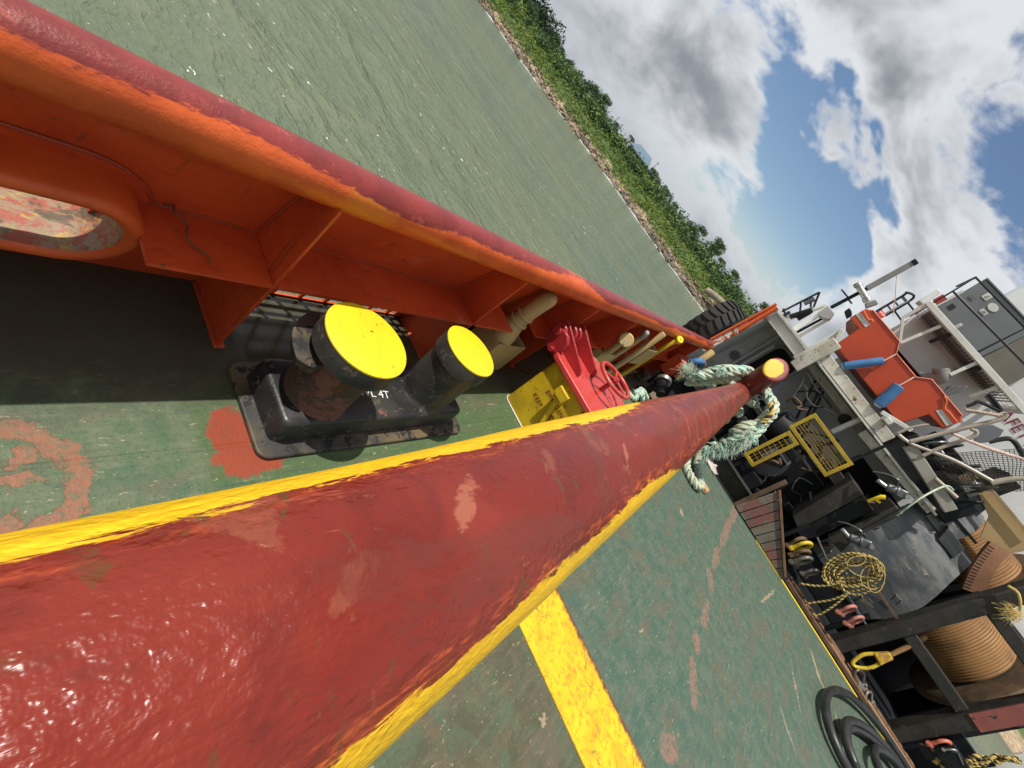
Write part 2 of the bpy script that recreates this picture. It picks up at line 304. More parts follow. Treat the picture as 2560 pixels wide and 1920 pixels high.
    h = t.m('ADD', t.m('MULTIPLY', fine, .6), t.m('ADD', t.m('MULTIPLY', mid, .7), t.m('MULTIPLY', k, -.5)))
    h = t.m('MULTIPLY', h, t.m('SUBTRACT', 1.0, t.m('MULTIPLY', wet, .9)))
    seam = t.m('SUBTRACT', 1.0, t.smooth(t.m('ABSOLUTE', t.m('SUBTRACT', t.m('FRACT', t.m('DIVIDE', t.m('ADD', s.outputs[1], 9.1), 1.52)), .5)), .003, .008))
    h = t.m('ADD', t.m('MULTIPLY', h, 1.3), t.m('MULTIPLY', seam, .9))
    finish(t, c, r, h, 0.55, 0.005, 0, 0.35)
    return m
deck_m = deck_material()

def stripe_material():
    m, t = newmat('deck_yellow')
    o = t.n('ShaderNodeTexCoord').outputs['Object']
    s = t.n('ShaderNodeSeparateXYZ', Vector=o)
    n = t.noise(o, 30, 6, .72, .4); b = t.noise(o, 6, 5, .6, .3)
    c = t.mix(t.smooth(b, .4, .65), (0.76, 0.455, 0.014), (0.62, 0.34, 0.012))
    c = t.mix(t.m('MULTIPLY', t.smooth(n, .49, .62), .75), c, (0.38, 0.20, 0.02))
    c = t.mix(t.m('MULTIPLY', t.smooth(t.noise(o, 80, 5, .7), .58, .7), .55), c, (0.20, 0.12, 0.02))
    vo = t.n('ShaderNodeTexVoronoi', {'feature': 'DISTANCE_TO_EDGE'}, Vector=t.vm('ADD', o, t.vm('MULTIPLY', t.n('ShaderNodeTexNoise', Vector=o, Scale=5.0, Detail=3.0).outputs['Color'], (.3, .3, 0))), Scale=5.0)
    crack = t.m('MULTIPLY', t.m('SUBTRACT', 1.0, t.smooth(vo.outputs[0], .004, .014)), t.smooth(t.noise(o, 4, 2), .52, .60))
    c = t.mix(t.m('MULTIPLY', crack, .8), c, (0.20, 0.14, 0.04))
    edge = t.smooth(t.m('ADD', s.outputs[0], t.m('MULTIPLY', t.noise(o, 22, 5, .7), .10)), 2.435, 2.47)
    c = t.mix(edge, c, t.mix(n, (0.16, 0.06, 0.02), (0.07, 0.045, 0.03)))
    finish(t, c, 0.55, t.m('ADD', n, t.m('MULTIPLY', crack, -1.0)), 0.6, 0.003, 0, .4)
    return m
stripe_m = stripe_material()

def pipe_material():
    m, t = newmat('crash_rail_red')
    uv = t.n('ShaderNodeUVMap').outputs[0]          # u = degrees from the top / 100 (port +), v = metres along
    o = t.n('ShaderNodeTexCoord').outputs['Object']
    s = t.n('ShaderNodeSeparateXYZ', Vector=uv)
    ang = t.m('MULTIPLY', s.outputs[0], 100.0)
    br = t.noise(t.mapping(o, scale=(1.0, 5.0, 5.0)), 18, 4, .72, .3)     # brush marks run along the pipe
    big = t.noise(o, 2.6, 4, .55, .3); mid = t.noise(o, 9, 3, .6, .3)
    fine = t.noise(o, 105, 2, .6)
    c = t.mix(t.smooth(big, .38, .62), (0.150, 0.0135, 0.0070), (0.190, 0.024, 0.0145))
    c = t.mix(t.m('MULTIPLY', t.smooth(mid, .5, .68), .6), c, (0.100, 0.012, 0.008))
    c = t.mix(t.m('MULTIPLY', t.smooth(t.noise(o, 120, 3, .6), .56, .7), .3), c, (0.13, 0.02, 0.016))
    # orange undercoat brushed near the band
    aa = t.m('ABSOLUTE', t.m('ADD', ang, 0.0))
    jit = t.m('MULTIPLY', t.m('SUBTRACT', br, .5), 26.0)
    jb = t.m('MULTIPLY', t.m('SUBTRACT', t.noise(t.mapping(o, scale=(1, .2, .2)), 1.6, 3, .5), .5), 34.0)
    a2 = t.m('ADD', aa, t.m('ADD', jit, jb))
    c = t.mix(t.m('MULTIPLY', t.m('MULTIPLY', t.smooth(a2, 31, 45), t.smooth(br, .45, .62)), .7), c, (0.50, 0.09, 0.025))
    # primer and bare places, rope burns across the pipe
    bl = t.noise(t.mapping(o, loc=(2.3, 1.1, 0), scale=(1.3, 1, 1)), 5.2, 6, .66, .5)
    c = t.mix(t.m('MULTIPLY', t.smooth(bl, .585, .63), .42), c, t.mix(fine, (0.34, 0.12, 0.065), (0.16, 0.045, 0.028)))
    ob = t.noise(t.mapping(o, loc=(7, 3, 0), scale=(2.2, 1, 1)), 14, 5, .66, .6)
    c = t.mix(t.m('MULTIPLY', t.m('MULTIPLY', t.smooth(ob, .60, .65), t.smooth(bl, .47, .57)), .8), c, (0.075, 0.052, 0.016))
    scn = t.m('MULTIPLY', t.m('SUBTRACT', t.noise(t.mapping(o, scale=(.6, 1, 1)), 48, 4, .75), .5), 5.0)
    sf = t.noise(t.mapping(o, loc=(1, 5, 2), scale=(.8, 1.5, 1.5)), 3.4, 4, .7, .6)
    c = t.mix(t.m('MULTIPLY', t.smooth(sf, .50, .60), .55), c, (0.125, 0.026, 0.018))
    c = t.mix(t.m('MULTIPLY', t.smooth(t.noise(t.mapping(o, loc=(3, 2, 9), scale=(.5, 2, 2)), 16, 4, .75, .5), .62, .68), .5), c, (0.34, 0.085, 0.045))
    for (v0, u0, a, b, tl) in [(0.95, -5, .024, 8, .3), (0.42, 12, .04, 7, .3), (1.65, -14, .02, 9, .3), (2.2, -5, .02, 10, .3), (3.0, 2, .022, 10, .3), (3.35, -9, .03, 12, .3), (3.9, 1, .02, 12, .25), (4.3, 9, .02, 8, .25), (4.65, 5, .02, 12, .25), (4.85, 8, .02, 11, .25), (5.1, 4, .025, 13, .2), (5.3, 8, .02, 12, .2), (5.5, 3, .03, 12, .2), (5.7, 6, .025, 12, .2)]:
        a, b = a*.5, b*1.6
        dv = t.m('DIVIDE', t.m('ADD', t.m('SUBTRACT', s.outputs[1], v0), t.m('MULTIPLY', t.m('SUBTRACT', ang, u0), tl*-0.008)), a)
        du = t.m('DIVIDE', t.m('SUBTRACT', ang, u0), b)
        l = t.m('ADD', t.m('POWER', dv, 2.0), t.m('POWER', du, 2.0))
        l = t.m('ADD', l, scn)
        c = t.mix(t.m('MULTIPLY', t.m('SUBTRACT', 1.0, t.smooth(l, .4, 1.2)), .65), c, (0.34, 0.115, 0.066))
    a2 = t.m('ADD', a2, t.m('MULTIPLY', t.smooth(ang, 0.0, 10.0), 4.5))
    a2 = t.m('SUBTRACT', a2, t.m('MULTIPLY', t.smooth(s.outputs[1], 1.15, 2.0), 45.0))
    yk = t.smooth(a2, 46.0, 48.5)
    ycol = t.mix(t.smooth(br, .35, .65), (0.80, 0.50, 0.015), (0.66, 0.38, 0.012))
    c = t.mix(yk, c, ycol)
    gloss = t.smooth(big, .36, .6)
    r = t.m('ADD', t.m('MULTIPLY', yk, .12), t.m('ADD', .20, t.m('MULTIPLY', gloss, .10)))
    h = t.m('ADD', t.m('MULTIPLY', fine, .62), t.m('ADD', t.m('MULTIPLY', mid, .9), t.m('MULTIPLY', t.noise(t.mapping(o, scale=(1, 1.6, 1.6)), 34, 2, .6, .4), 1.3)))
    h = t.m('ADD', h, t.m('MULTIPLY', br, .25))
    near_ = t.m('SUBTRACT', 1.0, t.smooth(t.m('ADD', s.outputs[1], t.m('MULTIPLY', big, .5)), .25, 1.0))
    h = t.m('MULTIPLY', h, t.m('ADD', .35, t.m('MULTIPLY', near_, .65)))
    finish(t, c, t.m('ADD', r, t.m('MULTIPLY', t.m('SUBTRACT', 1.0, near_), .10)), h, 0.62, 0.006, 0, .32)
    return m
pipe_m = pipe_material()

def toprail_material():
    m, t = newmat('bulwark_rail')
    o = t.n('ShaderNodeTexCoord').outputs['Object']
    g = t.n('ShaderNodeNewGeometry')
    nrm = t.n('ShaderNodeSeparateXYZ', Vector=g.outputs['Normal'])
    br = t.noise(t.mapping(o, scale=(1, 4, 4)), 26, 5, .72, .3); big = t.noise(t.mapping(o, scale=(1, .2, .2)), 1.5, 4, .55)
    seg = t.noise(t.mapping(o, scale=(1, .05, .05), loc=(5.1, 0, 0)), 1.35, 1, .4)
    k = t.m('ADD', nrm.outputs[2], t.m('ADD', t.m('MULTIPLY', t.m('SUBTRACT', br, .5), .55), t.m('MULTIPLY', t.m('SUBTRACT', seg, .5), 1.5)))
    orc = t.mix(t.smooth(t.noise(o, 5, 5, .6), .4, .62), (0.64, 0.115, 0.022), (0.52, 0.082, 0.018))
    orc = t.mix(t.m('MULTIPLY', t.smooth(big, .56, .64), .5), orc, (0.62, 0.24, 0.02))
    rdc = t.mix(t.smooth(t.noise(o, 7, 5, .6, .3), .4, .62), (0.22, 0.027, 0.024), (0.165, 0.020, 0.018))
    rdc = t.mix(t.m('MULTIPLY', t.smooth(t.noise(o, 11, 6, .7), .60, .66), .6), rdc, (0.36, 0.08, 0.055))
    c = t.mix(t.smooth(k, .58, .70), orc, rdc)
    h = t.m('ADD', t.noise(o, 75, 4, .6), t.m('ADD', t.m('MULTIPLY', br, .5), t.noise(o, 14, 4, .6)))
    finish(t, c, t.m('ADD', .30, t.m('MULTIPLY', big, .2)), h, .6, .003, 0, .5)
    return m
rail_m = toprail_material()

def fair_material():
    m, t = newmat('fairlead_worn')
    o = t.n('ShaderNodeTexCoord').outputs['Object']
    a = t.noise(t.mapping(o, scale=(1, 2, 3)), 14, 6, .7, .5); b = t.noise(o, 24, 6, .7, .6)
    c = t.mix(t.smooth(a, .42, .56), (0.29, 0.060, 0.033), (0.24, 0.17, 0.10))
    c = t.mix(t.smooth(b, .56, .62), c, (0.36, 0.22, 0.04))
    c = t.mix(t.smooth(t.noise(o, 9, 4, .7, .4), .50, .58), c, (0.085, 0.055, 0.03))
    finish(t, c, .5, t.m('ADD', a, b), .7, .004)
    return m
fair_m = fair_material()

def water_material():
    m, t = newmat('sea_water')
    o = t.n('ShaderNodeTexCoord').outputs['Object']
    big = t.noise(t.mapping(o, scale=(1, .45, 1), rot=(0, 0, .5)), .12, 4, .55, .3)
    w0 = t.noise(t.mapping(o, scale=(1.0, .42, 1), rot=(0, 0, .25)), .55, 3, .55, .8)
    w1 = t.noise(t.mapping(o, scale=(1.5, .7, 1), rot=(0, 0, .35)), 2.3, 3, .6, .7)
    w2 = t.noise(t.mapping(o, scale=(1.5, .8, 1), rot=(0, 0, .1)), 8.5, 3, .62, .5)
    c = t.mix(t.smooth(big, .36, .64), (0.112, 0.138, 0.088), (0.092, 0.126, 0.094))
    cr_ = t.smooth(t.m('ADD', t.m('MULTIPLY', w0, .5), t.m('MULTIPLY', w1, .5)), .40, .62)
    c = t.mix(t.m('MULTIPLY', cr_, .6), c, (0.150, 0.172, 0.106))
    foam = t.m('MULTIPLY', t.smooth(t.noise(t.mapping(o, scale=(1.3, .6, 1), rot=(0, 0, .3)), 6.5, 3, .7, .9), .665, .69), t.smooth(t.noise(t.mapping(o, scale=(1, .5, 1)), .55, 3, .65), .49, .60))  # sun glints painted as white specks in the water colour
    c = t.mix(foam, c, (0.82, 0.84, 0.80))  # mask holds the painted sun glints
    h = t.m('ADD', t.m('MULTIPLY', w0, 1.15), t.m('ADD', t.m('MULTIPLY', w1, .42), t.m('MULTIPLY', w2, .085)))
    bp = t.n('ShaderNodeBump', Strength=1.0, Distance=.34, Height=h)
    df = t.n('ShaderNodeBsdfDiffuse', Color=c, Normal=bp.outputs[0])
    gl = t.n('ShaderNodeBsdfGlossy', Roughness=.10, Normal=bp.outputs[0])
    fr = t.n('ShaderNodeFresnel', IOR=1.33, Normal=bp.outputs[0])
    mx = t.n('ShaderNodeMixShader', Fac=t.m('MULTIPLY', fr.outputs[0], .78), i1=df.outputs[0], i2=gl.outputs[0])
    t.n('ShaderNodeOutputMaterial', Surface=mx.outputs[0])
    return m
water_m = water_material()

def ground_material():
    m, t = newmat('bank_ground')
    o = t.n('ShaderNodeTexCoord').outputs['Object']
    s = t.n('ShaderNodeSeparateXYZ', Vector=o)
    n = t.noise(o, .6, 6, .65)
    sand = t.mix(t.smooth(t.noise(o, 2.5, 6, .7), .4, .6), (0.36, 0.28, 0.18), (0.22, 0.16, 0.10))
    c = t.mix(t.smooth(t.m('ADD', s.outputs[2], t.m('MULTIPLY', n, .5)), -.75, -.45), sand, (0.06, 0.10, 0.03))
    wetl = t.m('SUBTRACT', 1.0, t.smooth(s.outputs[2], -1.95, -1.75))
    c = t.mix(wetl, c, (0.10, 0.085, 0.06))
    finish(t, c, .9, n, .8, .2)
    return m
ground_m = ground_material()
def foam_material():
    m, t = newmat('shore_foam')
    finish(t, (0.75, 0.77, 0.74), .8)
    return m
foam_m = foam_material()

# ------------------------------------------------------------------ mesh helpers
class MB:
    def __init__(s): s.v = []; s.f = []
    def add(s, vs_, fs_):
        k = len(s.v); s.v += [tuple(p) for p in vs_]; s.f += [tuple(i + k for i in f) for f in fs_]; return s
    def box(s, lo, hi):
        (a, b, c), (d, e, f) = [min(p, q) for p, q in zip(lo, hi)], [max(p, q) for p, q in zip(lo, hi)]
        return s.add([(a,b,c),(d,b,c),(d,e,c),(a,e,c),(a,b,f),(d,b,f),(d,e,f),(a,e,f)],
                     [(0,3,2,1),(4,5,6,7),(0,1,5,4),(1,2,6,5),(2,3,7,6),(3,0,4,7)])
    def bar(s, p0, p1, wd, ht=None, upv=(0, 0, 1), w2=None, h2=None):
        p0, p1 = V(p0), V(p1); ht = ht or wd; d = (p1 - p0).normalized(); u = V(upv)
        if abs(d.dot(u)) > .98: u = V((1, 0, 0))
        r = d.cross(u).normalized(); u = r.cross(d).normalized()
        w2 = w2 or wd; h2 = h2 or ht
        q = []
        for p, a, b in ((p0, wd, ht), (p1, w2, h2)):
            q += [p - r*a/2 - u*b/2, p + r*a/2 - u*b/2, p + r*a/2 + u*b/2, p - r*a/2 + u*b/2]
        return s.add(q, [(3,2,1,0),(4,5,6,7),(0,1,5,4),(1,2,6,5),(2,3,7,6),(3,0,4,7)])
    def tube(s, path, r, n=12, closed=False, caps=True, uv=None):
        path = [V(p) for p in path]; L = len(path)
        rr = r if isinstance(r, (list, tuple)) else [r]*L
        tan = []
        for i in range(L):
            a = path[(i-1) % L] if (closed or i > 0) else path[i]; b = path[(i+1) % L] if (closed or i < L-1) else path[i]
            tan.append((b - a).normalized())
        up_ = V((0, 0, 1)) if abs(tan[0].z) < .9 else V((1, 0, 0))
        nrm = (up_ - tan[0]*up_.dot(tan[0])).normalized()
        k = len(s.v)
        for i in range(L):
            if i > 0:
                ax = tan[i-1].cross(tan[i])
                if ax.length > 1e-7: nrm = Quaternion(ax.normalized(), tan[i-1].angle(tan[i])) @ nrm
                nrm = (nrm - tan[i]*nrm.dot(tan[i])).normalized()
            bi = tan[i].cross(nrm)
            for j in range(n):
                a = 2*math.pi*j/n
                s.v.append(tuple(path[i] + (nrm*math.cos(a) + bi*math.sin(a))*rr[i]))
        for i in range(L if closed else L-1):
            for j in range(n):
                a = k + i*n + j; b = k + i*n + (j+1) % n; c = k + ((i+1) % L)*n + (j+1) % n; d = k + ((i+1) % L)*n + j
                s.f.append((a, b, c, d))
        if caps and not closed:
            s.f.append(tuple(k + j for j in reversed(range(n)))); s.f.append(tuple(k + (L-1)*n + j for j in range(n)))
        return s
    def lathe(s, prof, org, axis=(0, 0, 1), n=32, ref=None):
        """prof = [(radius, height)]; closed with caps where the radius is not 0"""
        ax = V(axis).normalized(); ref = V(ref) if ref else (V((1, 0, 0)) if abs(ax.x) < .9 else V((0, 1, 0)))
        e1 = (ref - ax*ref.dot(ax)).normalized(); e2 = ax.cross(e1); org = V(org); k = len(s.v)
        for (r, h) in prof:
            for j in range(n):
                a = 2*math.pi*j/n; s.v.append(tuple(org + ax*h + (e1*math.cos(a) + e2*math.sin(a))*r))
        for i in range(len(prof)-1):
            for j in range(n):
                s.f.append((k+i*n+j, k+i*n+(j+1) % n, k+(i+1)*n+(j+1) % n, k+(i+1)*n+j))
        s.f.append(tuple(k + j for j in reversed(range(n)))); s.f.append(tuple(k + (len(prof)-1)*n + j for j in range(n)))
        return s
    def prism(s, pts, off):
        """extrude a 3-D polygon by vector off"""
        pts = [V(p) for p in pts]; off = V(off); n = len(pts); k = len(s.v)
        nn = V((0, 0, 0))
        for i in range(n): nn += pts[i].cross(pts[(i+1) % n])
        if nn.dot(off) > 0: pts = pts[::-1]
        s.v += [tuple(p) for p in pts] + [tuple(p + off) for p in pts]
        s.f.append(tuple(k + i for i in range(n))); s.f.append(tuple(k + n + i for i in reversed(range(n))))
        for i in range(n): s.f.append((k + i, k + n + i, k + n + (i+1) % n, k + (i+1) % n))
        return s

def obj(name, mb, mat, parent=None, bev=0.0, smooth=True, ang=35, seg=2, fix=False):
    me = bpy.data.meshes.new(name); me.from_pydata(mb.v, [], mb.f); me.validate()
    if fix:
        import bmesh
        b = bmesh.new(); b.from_mesh(me); bmesh.ops.recalc_face_normals(b, faces=b.faces); b.to_mesh(me); b.free()
    if mat: me.materials.append(mat)
    if smooth:
        me.polygons.foreach_set('use_smooth', [True]*len(me.polygons)); me.set_sharp_from_angle(angle=math.radians(ang))
    me.update()
    o = bpy.data.objects.new(name, me); C.objects.link(o)
    if bev:
        md = o.modifiers.new('bevel', 'BEVEL'); md.width = bev; md.segments = seg; md.limit_method = 'ANGLE'; md.angle_limit = math.radians(40); md.harden_normals = False
    if parent:
        o.parent = parent
        if parent.type == 'EMPTY': o.matrix_parent_inverse = Matrix.Translation(-parent.location)
    return o
def tag(o, label, cat, group=None):
    o['label'] = label; o['category'] = cat
    if group: o['group'] = group
    return o
def thing(name, label, cat, loc=(0, 0, 0), group=None):
    o = bpy.data.objects.new(name, None); C.objects.link(o); o.location = loc; o.empty_display_size = .1
    return tag(o, label, cat, group)
def struct(name, mb, mat, parent=None, **k):
    o = obj(name, mb, mat, parent, **k)
    if not parent: o['kind'] = 'structure'
    return o
def text_obj(name, body, size, mat, org, right, upv, parent, depth=0.001, align='LEFT', space=1.0):
    cu = bpy.data.curves.new(name, 'FONT'); cu.body = body; cu.size = size; cu.extrude = depth; cu.align_x = align; cu.space_character = space
    to = bpy.data.objects.new(name + '_tmp', cu); C.objects.link(to)
    bpy.context.view_layer.update()
    me = bpy.data.meshes.new_from_object(to.evaluated_get(bpy.context.evaluated_depsgraph_get()))
    bpy.data.objects.remove(to)
    r = V(right).normalized(); u = V(upv).normalized(); z = r.cross(u)
    M = Matrix(((r.x, u.x, z.x, org[0]), (r.y, u.y, z.y, org[1]), (r.z, u.z, z.z, org[2]), (0, 0, 0, 1)))
    me.transform(M); me.materials.clear(); me.materials.append(mat)
    o = bpy.data.objects.new(name, me); C.objects.link(o); o.parent = parent
    if parent.type == 'EMPTY': o.matrix_parent_inverse = Matrix.Translation(-parent.location)
    return o
def smoothpath(pts, k=8, closed=False):
    pts = [V(p) for p in pts]; n = len(pts); out = []
    rng = n if closed else n-1
    for i in range(rng):
        g = lambda j: pts[j % n] if closed else pts[max(0, min(n-1, j))]
        p0, p1, p2, p3 = g(i-1), g(i), g(i+1), g(i+2)
        for q in range(k):
            u = q/k
            out.append(0.5*((2*p1) + (p2-p0)*u + (2*p0-5*p1+4*p2-p3)*u*u + (3*p1-p0-3*p2+p3)*u**3))
    if not closed: out.append(pts[-1])
    return out
def resample(path, step):
    out = [path[0]]; acc = 0.0
    for a, b in zip(path[:-1], path[1:]):
        L = (b-a).length
        if L < 1e-9: continue
        d = step - acc
        while d <= L:
            out.append(a.lerp(b, d/L)); d += step
        acc = L - (d - step)
    return out
def rope_mb(mbs, path, R, pitch, strands=3, step=None, n=6):
    """laid rope: each strand goes to mbs[i % len(mbs)]"""
    p = resample(path, step or pitch/9)
    if len(p) < 3: return
    tan = [(p[min(i+1, len(p)-1)] - p[max(i-1, 0)]).normalized() for i in range(len(p))]
    u = V((0, 0, 1)) if abs(tan[0].z) < .9 else V((1, 0, 0)); nrm = (u - tan[0]*u.dot(tan[0])).normalized(); frames = []
    for i in range(len(p)):
        if i:
            ax = tan[i-1].cross(tan[i])
            if ax.length > 1e-7: nrm = Quaternion(ax.normalized(), tan[i-1].angle(tan[i])) @ nrm
            nrm = (nrm - tan[i]*nrm.dot(tan[i])).normalized()
        frames.append((nrm.copy(), tan[i].cross(nrm)))
    st = (p[1]-p[0]).length
    for k in range(strands):
        q = []
        for i in range(len(p)):
            a = 2*math.pi*(i*st/pitch + k/strands); q.append(p[i] + (frames[i][0]*math.cos(a) + frames[i][1]*math.sin(a))*R*.52)
        mbs[k % len(mbs)].tube(q, R*.56, n)
def arc(c, e1, e2, r, a0, a1, n):
    c, e1, e2 = V(c), V(e1), V(e2)
    return [c + (e1*math.cos(a0 + (a1-a0)*i/n) + e2*math.sin(a0 + (a1-a0)*i/n))*r for i in range(n+1)]

# ------------------------------------------------------------------ the setting
WZ = -2.0
mb = MB(); mb.add([(-900, -900, WZ), (1500, -900, WZ), (1500, 1500, WZ), (-900, 1500, WZ)], [(0, 1, 2, 3)])
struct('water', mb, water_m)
mb = MB(); mb.box((-9, -6.4, -2.6), (30, 1.58, -0.012)); struct('hull', mb, wblack)
mb = MB(); mb.box((-9, -6.4, -.010), (7.50, 1.60, 0)); struct('deck', mb, deck_m)
mb = MB(); mb.box((7.50, -6.4, -.011), (30, 1.60, -.006)); struct('winch_deck', mb, wblack)
mb = MB(); mb.box((1.985, -6.4, .0005), (2.43, .35, .006)); struct('deck_marking', mb, stripe_m)
mb = MB(); mb.box((7.455, -6.4, .0005), (7.498, -1.55, .007)); struct('deck_edge_line', mb, yel)

# far bank: low beach, sloping green bank
def shore_x(y): return 55.5 + 3.2*math.sin(y*.055+.6) + 1.2*math.sin(y*.21) - (2.0 if y < 14 else 0)*max(0, min(1, (14-y)/6))
def bank_z(d, y):                       # d metres inland of the waterline
    k = [(-6, -3.0), (0, -2.02), (1.2, -1.72), (3.0, -1.25), (4.5, -.75), (7, .0), (12, 1.0), (18, 1.6), (30, 1.9), (60, 2.2), (400, 4)]
    for (a, za), (b, zb) in zip(k[:-1], k[1:]):
        if a <= d <= b: return za + (zb-za)*(d-a)/(b-a)
    return k[-1][1]
mb = MB(); ds = [-6, 0, .6, 1.2, 2, 3, 4.5, 7, 12, 18, 30, 60, 140, 400]; ys = [-400, -200, -100, -60, -40, -30] + [-25 + 1.5*i for i in range(120)] + [170, 200, 260, 400, 700]
for y in ys:
    for d in ds:
        mb.v.append((shore_x(y) + d, y, bank_z(d, y) + (0.25*mnoise.noise((d*.4, y*.4, 0)) if 0 < d < 100 else 0)))
nd_ = len(ds)
for i in range(len(ys)-1):
    for j in range(nd_-1): mb.f.append((i*nd_+j, i*nd_+j+1, (i+1)*nd_+j+1, (i+1)*nd_+j))
struct('shore_bank', mb, ground_m, fix=False)
mb = MB()                                # line of small breakers
yy = -20.0
while yy < 120:
    ln = random.uniform(.6, 3.2); x0 = shore_x(yy)
    wdt = random.uniform(.08, .26)
    if random.random() < .7:
        a = V((x0 - random.uniform(.0, .5), yy, WZ + .02)); b = V((shore_x(yy+ln) - random.uniform(.0, .4), yy+ln, WZ + .02)); m_ = (a+b)/2 + V((random.uniform(-.15, .1), 0, .02))
        mb.tube([a, m_, b], [.02, wdt*.35, .02], 6)
    yy += ln*random.uniform(.7, 1.2)
o = obj('shore_foam', mb, foam_m); tag(o, 'thin white line of small breakers along the far shore', 'foam'); o['kind'] = 'stuff'

# ------------------------------------------------------------------ bulwark
def py_(z): return 1.585 - 0.31*z                    # inner face of the leaning plate
blw = thing('bulwark', 'orange leaning bulwark with rounded red top rail running along the port side', 'bulwark', (3.0, 1.55, 0))
def slab(m, x0, x1, z0, z1, t0=0.0, t1=0.012):
    q = [(x, py_(z) + t, z) for x in (x0, x1) for z in (z0, z1) for t in (t0, t1)]
    m.add(q, [(0,2,3,1),(4,5,7,6),(0,4,6,2),(1,3,7,5),(0,1,5,4),(2,6,7,3)])
ZT = 0.90
for (x0, x1, z0, z1) in [(-7, -.36, -.05, ZT), (-.36, .53, .525, ZT), (-.36, .53, -.05, .275), (.53, 1.08, -.05, ZT), (1.08, 2.13, .34, ZT), (1.08, 2.13, -.05, .015), (2.13, 8.06, -.05, ZT)]:
    m = MB(); slab(m, x0, x1, z0, z1); obj('bulwark_plate', m, orange, blw)
m = MB(); m.tube([(x, 1.235, .925) for x in np.linspace(-7, 8.02, 120)], .079, 28); obj('top_rail', m, rail_m, blw)
STAYS = [-5.6, -4.4, -3.2, -2.0, -.80, .98, 2.20, 3.27, 4.19, 5.10, 6.25, 7.3]
for x in STAYS:
    m = MB(); m.prism([(x, py_(0), .002), (x, py_(.86), .86), (x, 1.16, .875), (x, 1.19, .46), (x, 1.24, .012), (x, 1.255, .002)], (.014, 0, 0))
    st = obj('stay', m, orange, blw, bev=.003)
    m = MB(); m.box((x-.014, 1.225, .0015), (x+.03, 1.57, .011)); obj('foot_pad', m, orange, st, bev=.003)
    m = MB(); m.tube([(x-.004, py_(z)-.004, z) for z in np.linspace(.02, .86, 24)], .0065, 6); m.tube([(x-.004, y, .013) for y in np.linspace(1.25, 1.56, 10)], .006, 6); obj('weld_bead', m, weldm, st)
for a, b in zip(STAYS[:-1], STAYS[1:]):
    if a < -1 and b > .9: continue
    a2 = a
    if abs(a + .8) < .01: a2 = .575
    for x0, x1 in ([(a2 + .016, 2.64), (2.96, b - .002)] if abs(a - 2.20) < .01 else [(a2 + .016, b - .002)]):
        m = MB(); m.add([(x, y, z) for x in (x0, x1) for (y, z) in ((py_(.46), .46), (1.185, .445), (1.185, .459), (py_(.474), .474))], [(0,1,2,3),(7,6,5,4),(0,4,5,1),(1,5,6,2),(2,6,7,3),(3,7,4,0)])
        sg = obj('stringer', m, orange, blw)
        m = MB(); m.tube([(x, py_(.476)-.004, .478) for x in np.linspace(x0, x1, 30)], .006, 6); obj('weld_bead', m, weldm, sg)
# freeing port: rods across the opening
for z in (.07, .17, .27):
    m = MB(); m.tube([(1.07, py_(z)+.006, z), (2.14, py_(z)+.006, z)], .012, 10); obj('port_rod', m, orange_l, blw)
for i in range(7):
    x = 1.17 + i*.15
    m = MB(); m.tube([(x, py_(.01)+.008, .01), (x, py_(.345)+.008, .345)], .011, 10); obj('port_rod', m, orange_l, blw)
# fairlead: lofted oval
def oval(e, dpt, cx=.12, cz=.40, hl=.45, r=.135, n=56):
    R = r + e; L = hl - r; out = []
    for i in range(n):
        a = 2*math.pi*i/n; x = cx + (L if math.cos(a) > 0 else -L) + R*math.cos(a); z = cz + R*math.sin(a)
        dd = dpt if dpt <= .02 else .02 + (dpt-.02)*max(.04, min(1.0, .45 - 1.2*math.sin(a)))
        out.append((x, py_(z) + dd, z))
    return out
def loft(prof):
    m = MB(); n = 56
    for e, d in prof: m.v += oval(e, d)
    for i in range(len(prof)-1):
        for j in range(n): m.f.append((i*n+j, i*n+(j+1) % n, (i+1)*n+(j+1) % n, (i+1)*n+j))
    return m
obj('fairlead_doubler', loft([(.085, .004), (.085, -.008), (.045, -.010)]), orange, blw)
obj('fairlead_ring', loft([(.052, -.006), (.050, -.06), (.050, -.125), (.043, -.150), (.026, -.163), (.008, -.158), (-.004, -.145)]), orange_l, blw, ang=60)
obj('fairlead_throat', loft([(-.004, -.145), (-.012, -.12), (-.014, .0), (-.014, .03), (-.010, .09), (.0, .15), (.02, .20), (.05, .24)]), fair_m, blw, ang=60)
m = MB(); m.tube([(x, y-.002, z) for (x, y, z) in oval(.088, -.004)], .006, 6, closed=True); obj('weld_bead', m, weldm, blw)

m = MB(); m.tube(smoothpath([atZ(412, 514, .49), atZ(434, 514, .50), atZ(437, 532, .51), atZ(470, 562, .49), atZ(466, 585, .485), atZ(480, 612, .48), atZ(520, 640, .476), atZ(525, 660, .474)], 6), .0028, 6)
tag(obj('bent_wire', m, rustdark, smooth=True), 'thin dark bent wire lying on the orange bulwark stringer beside the fairlead', 'wire')

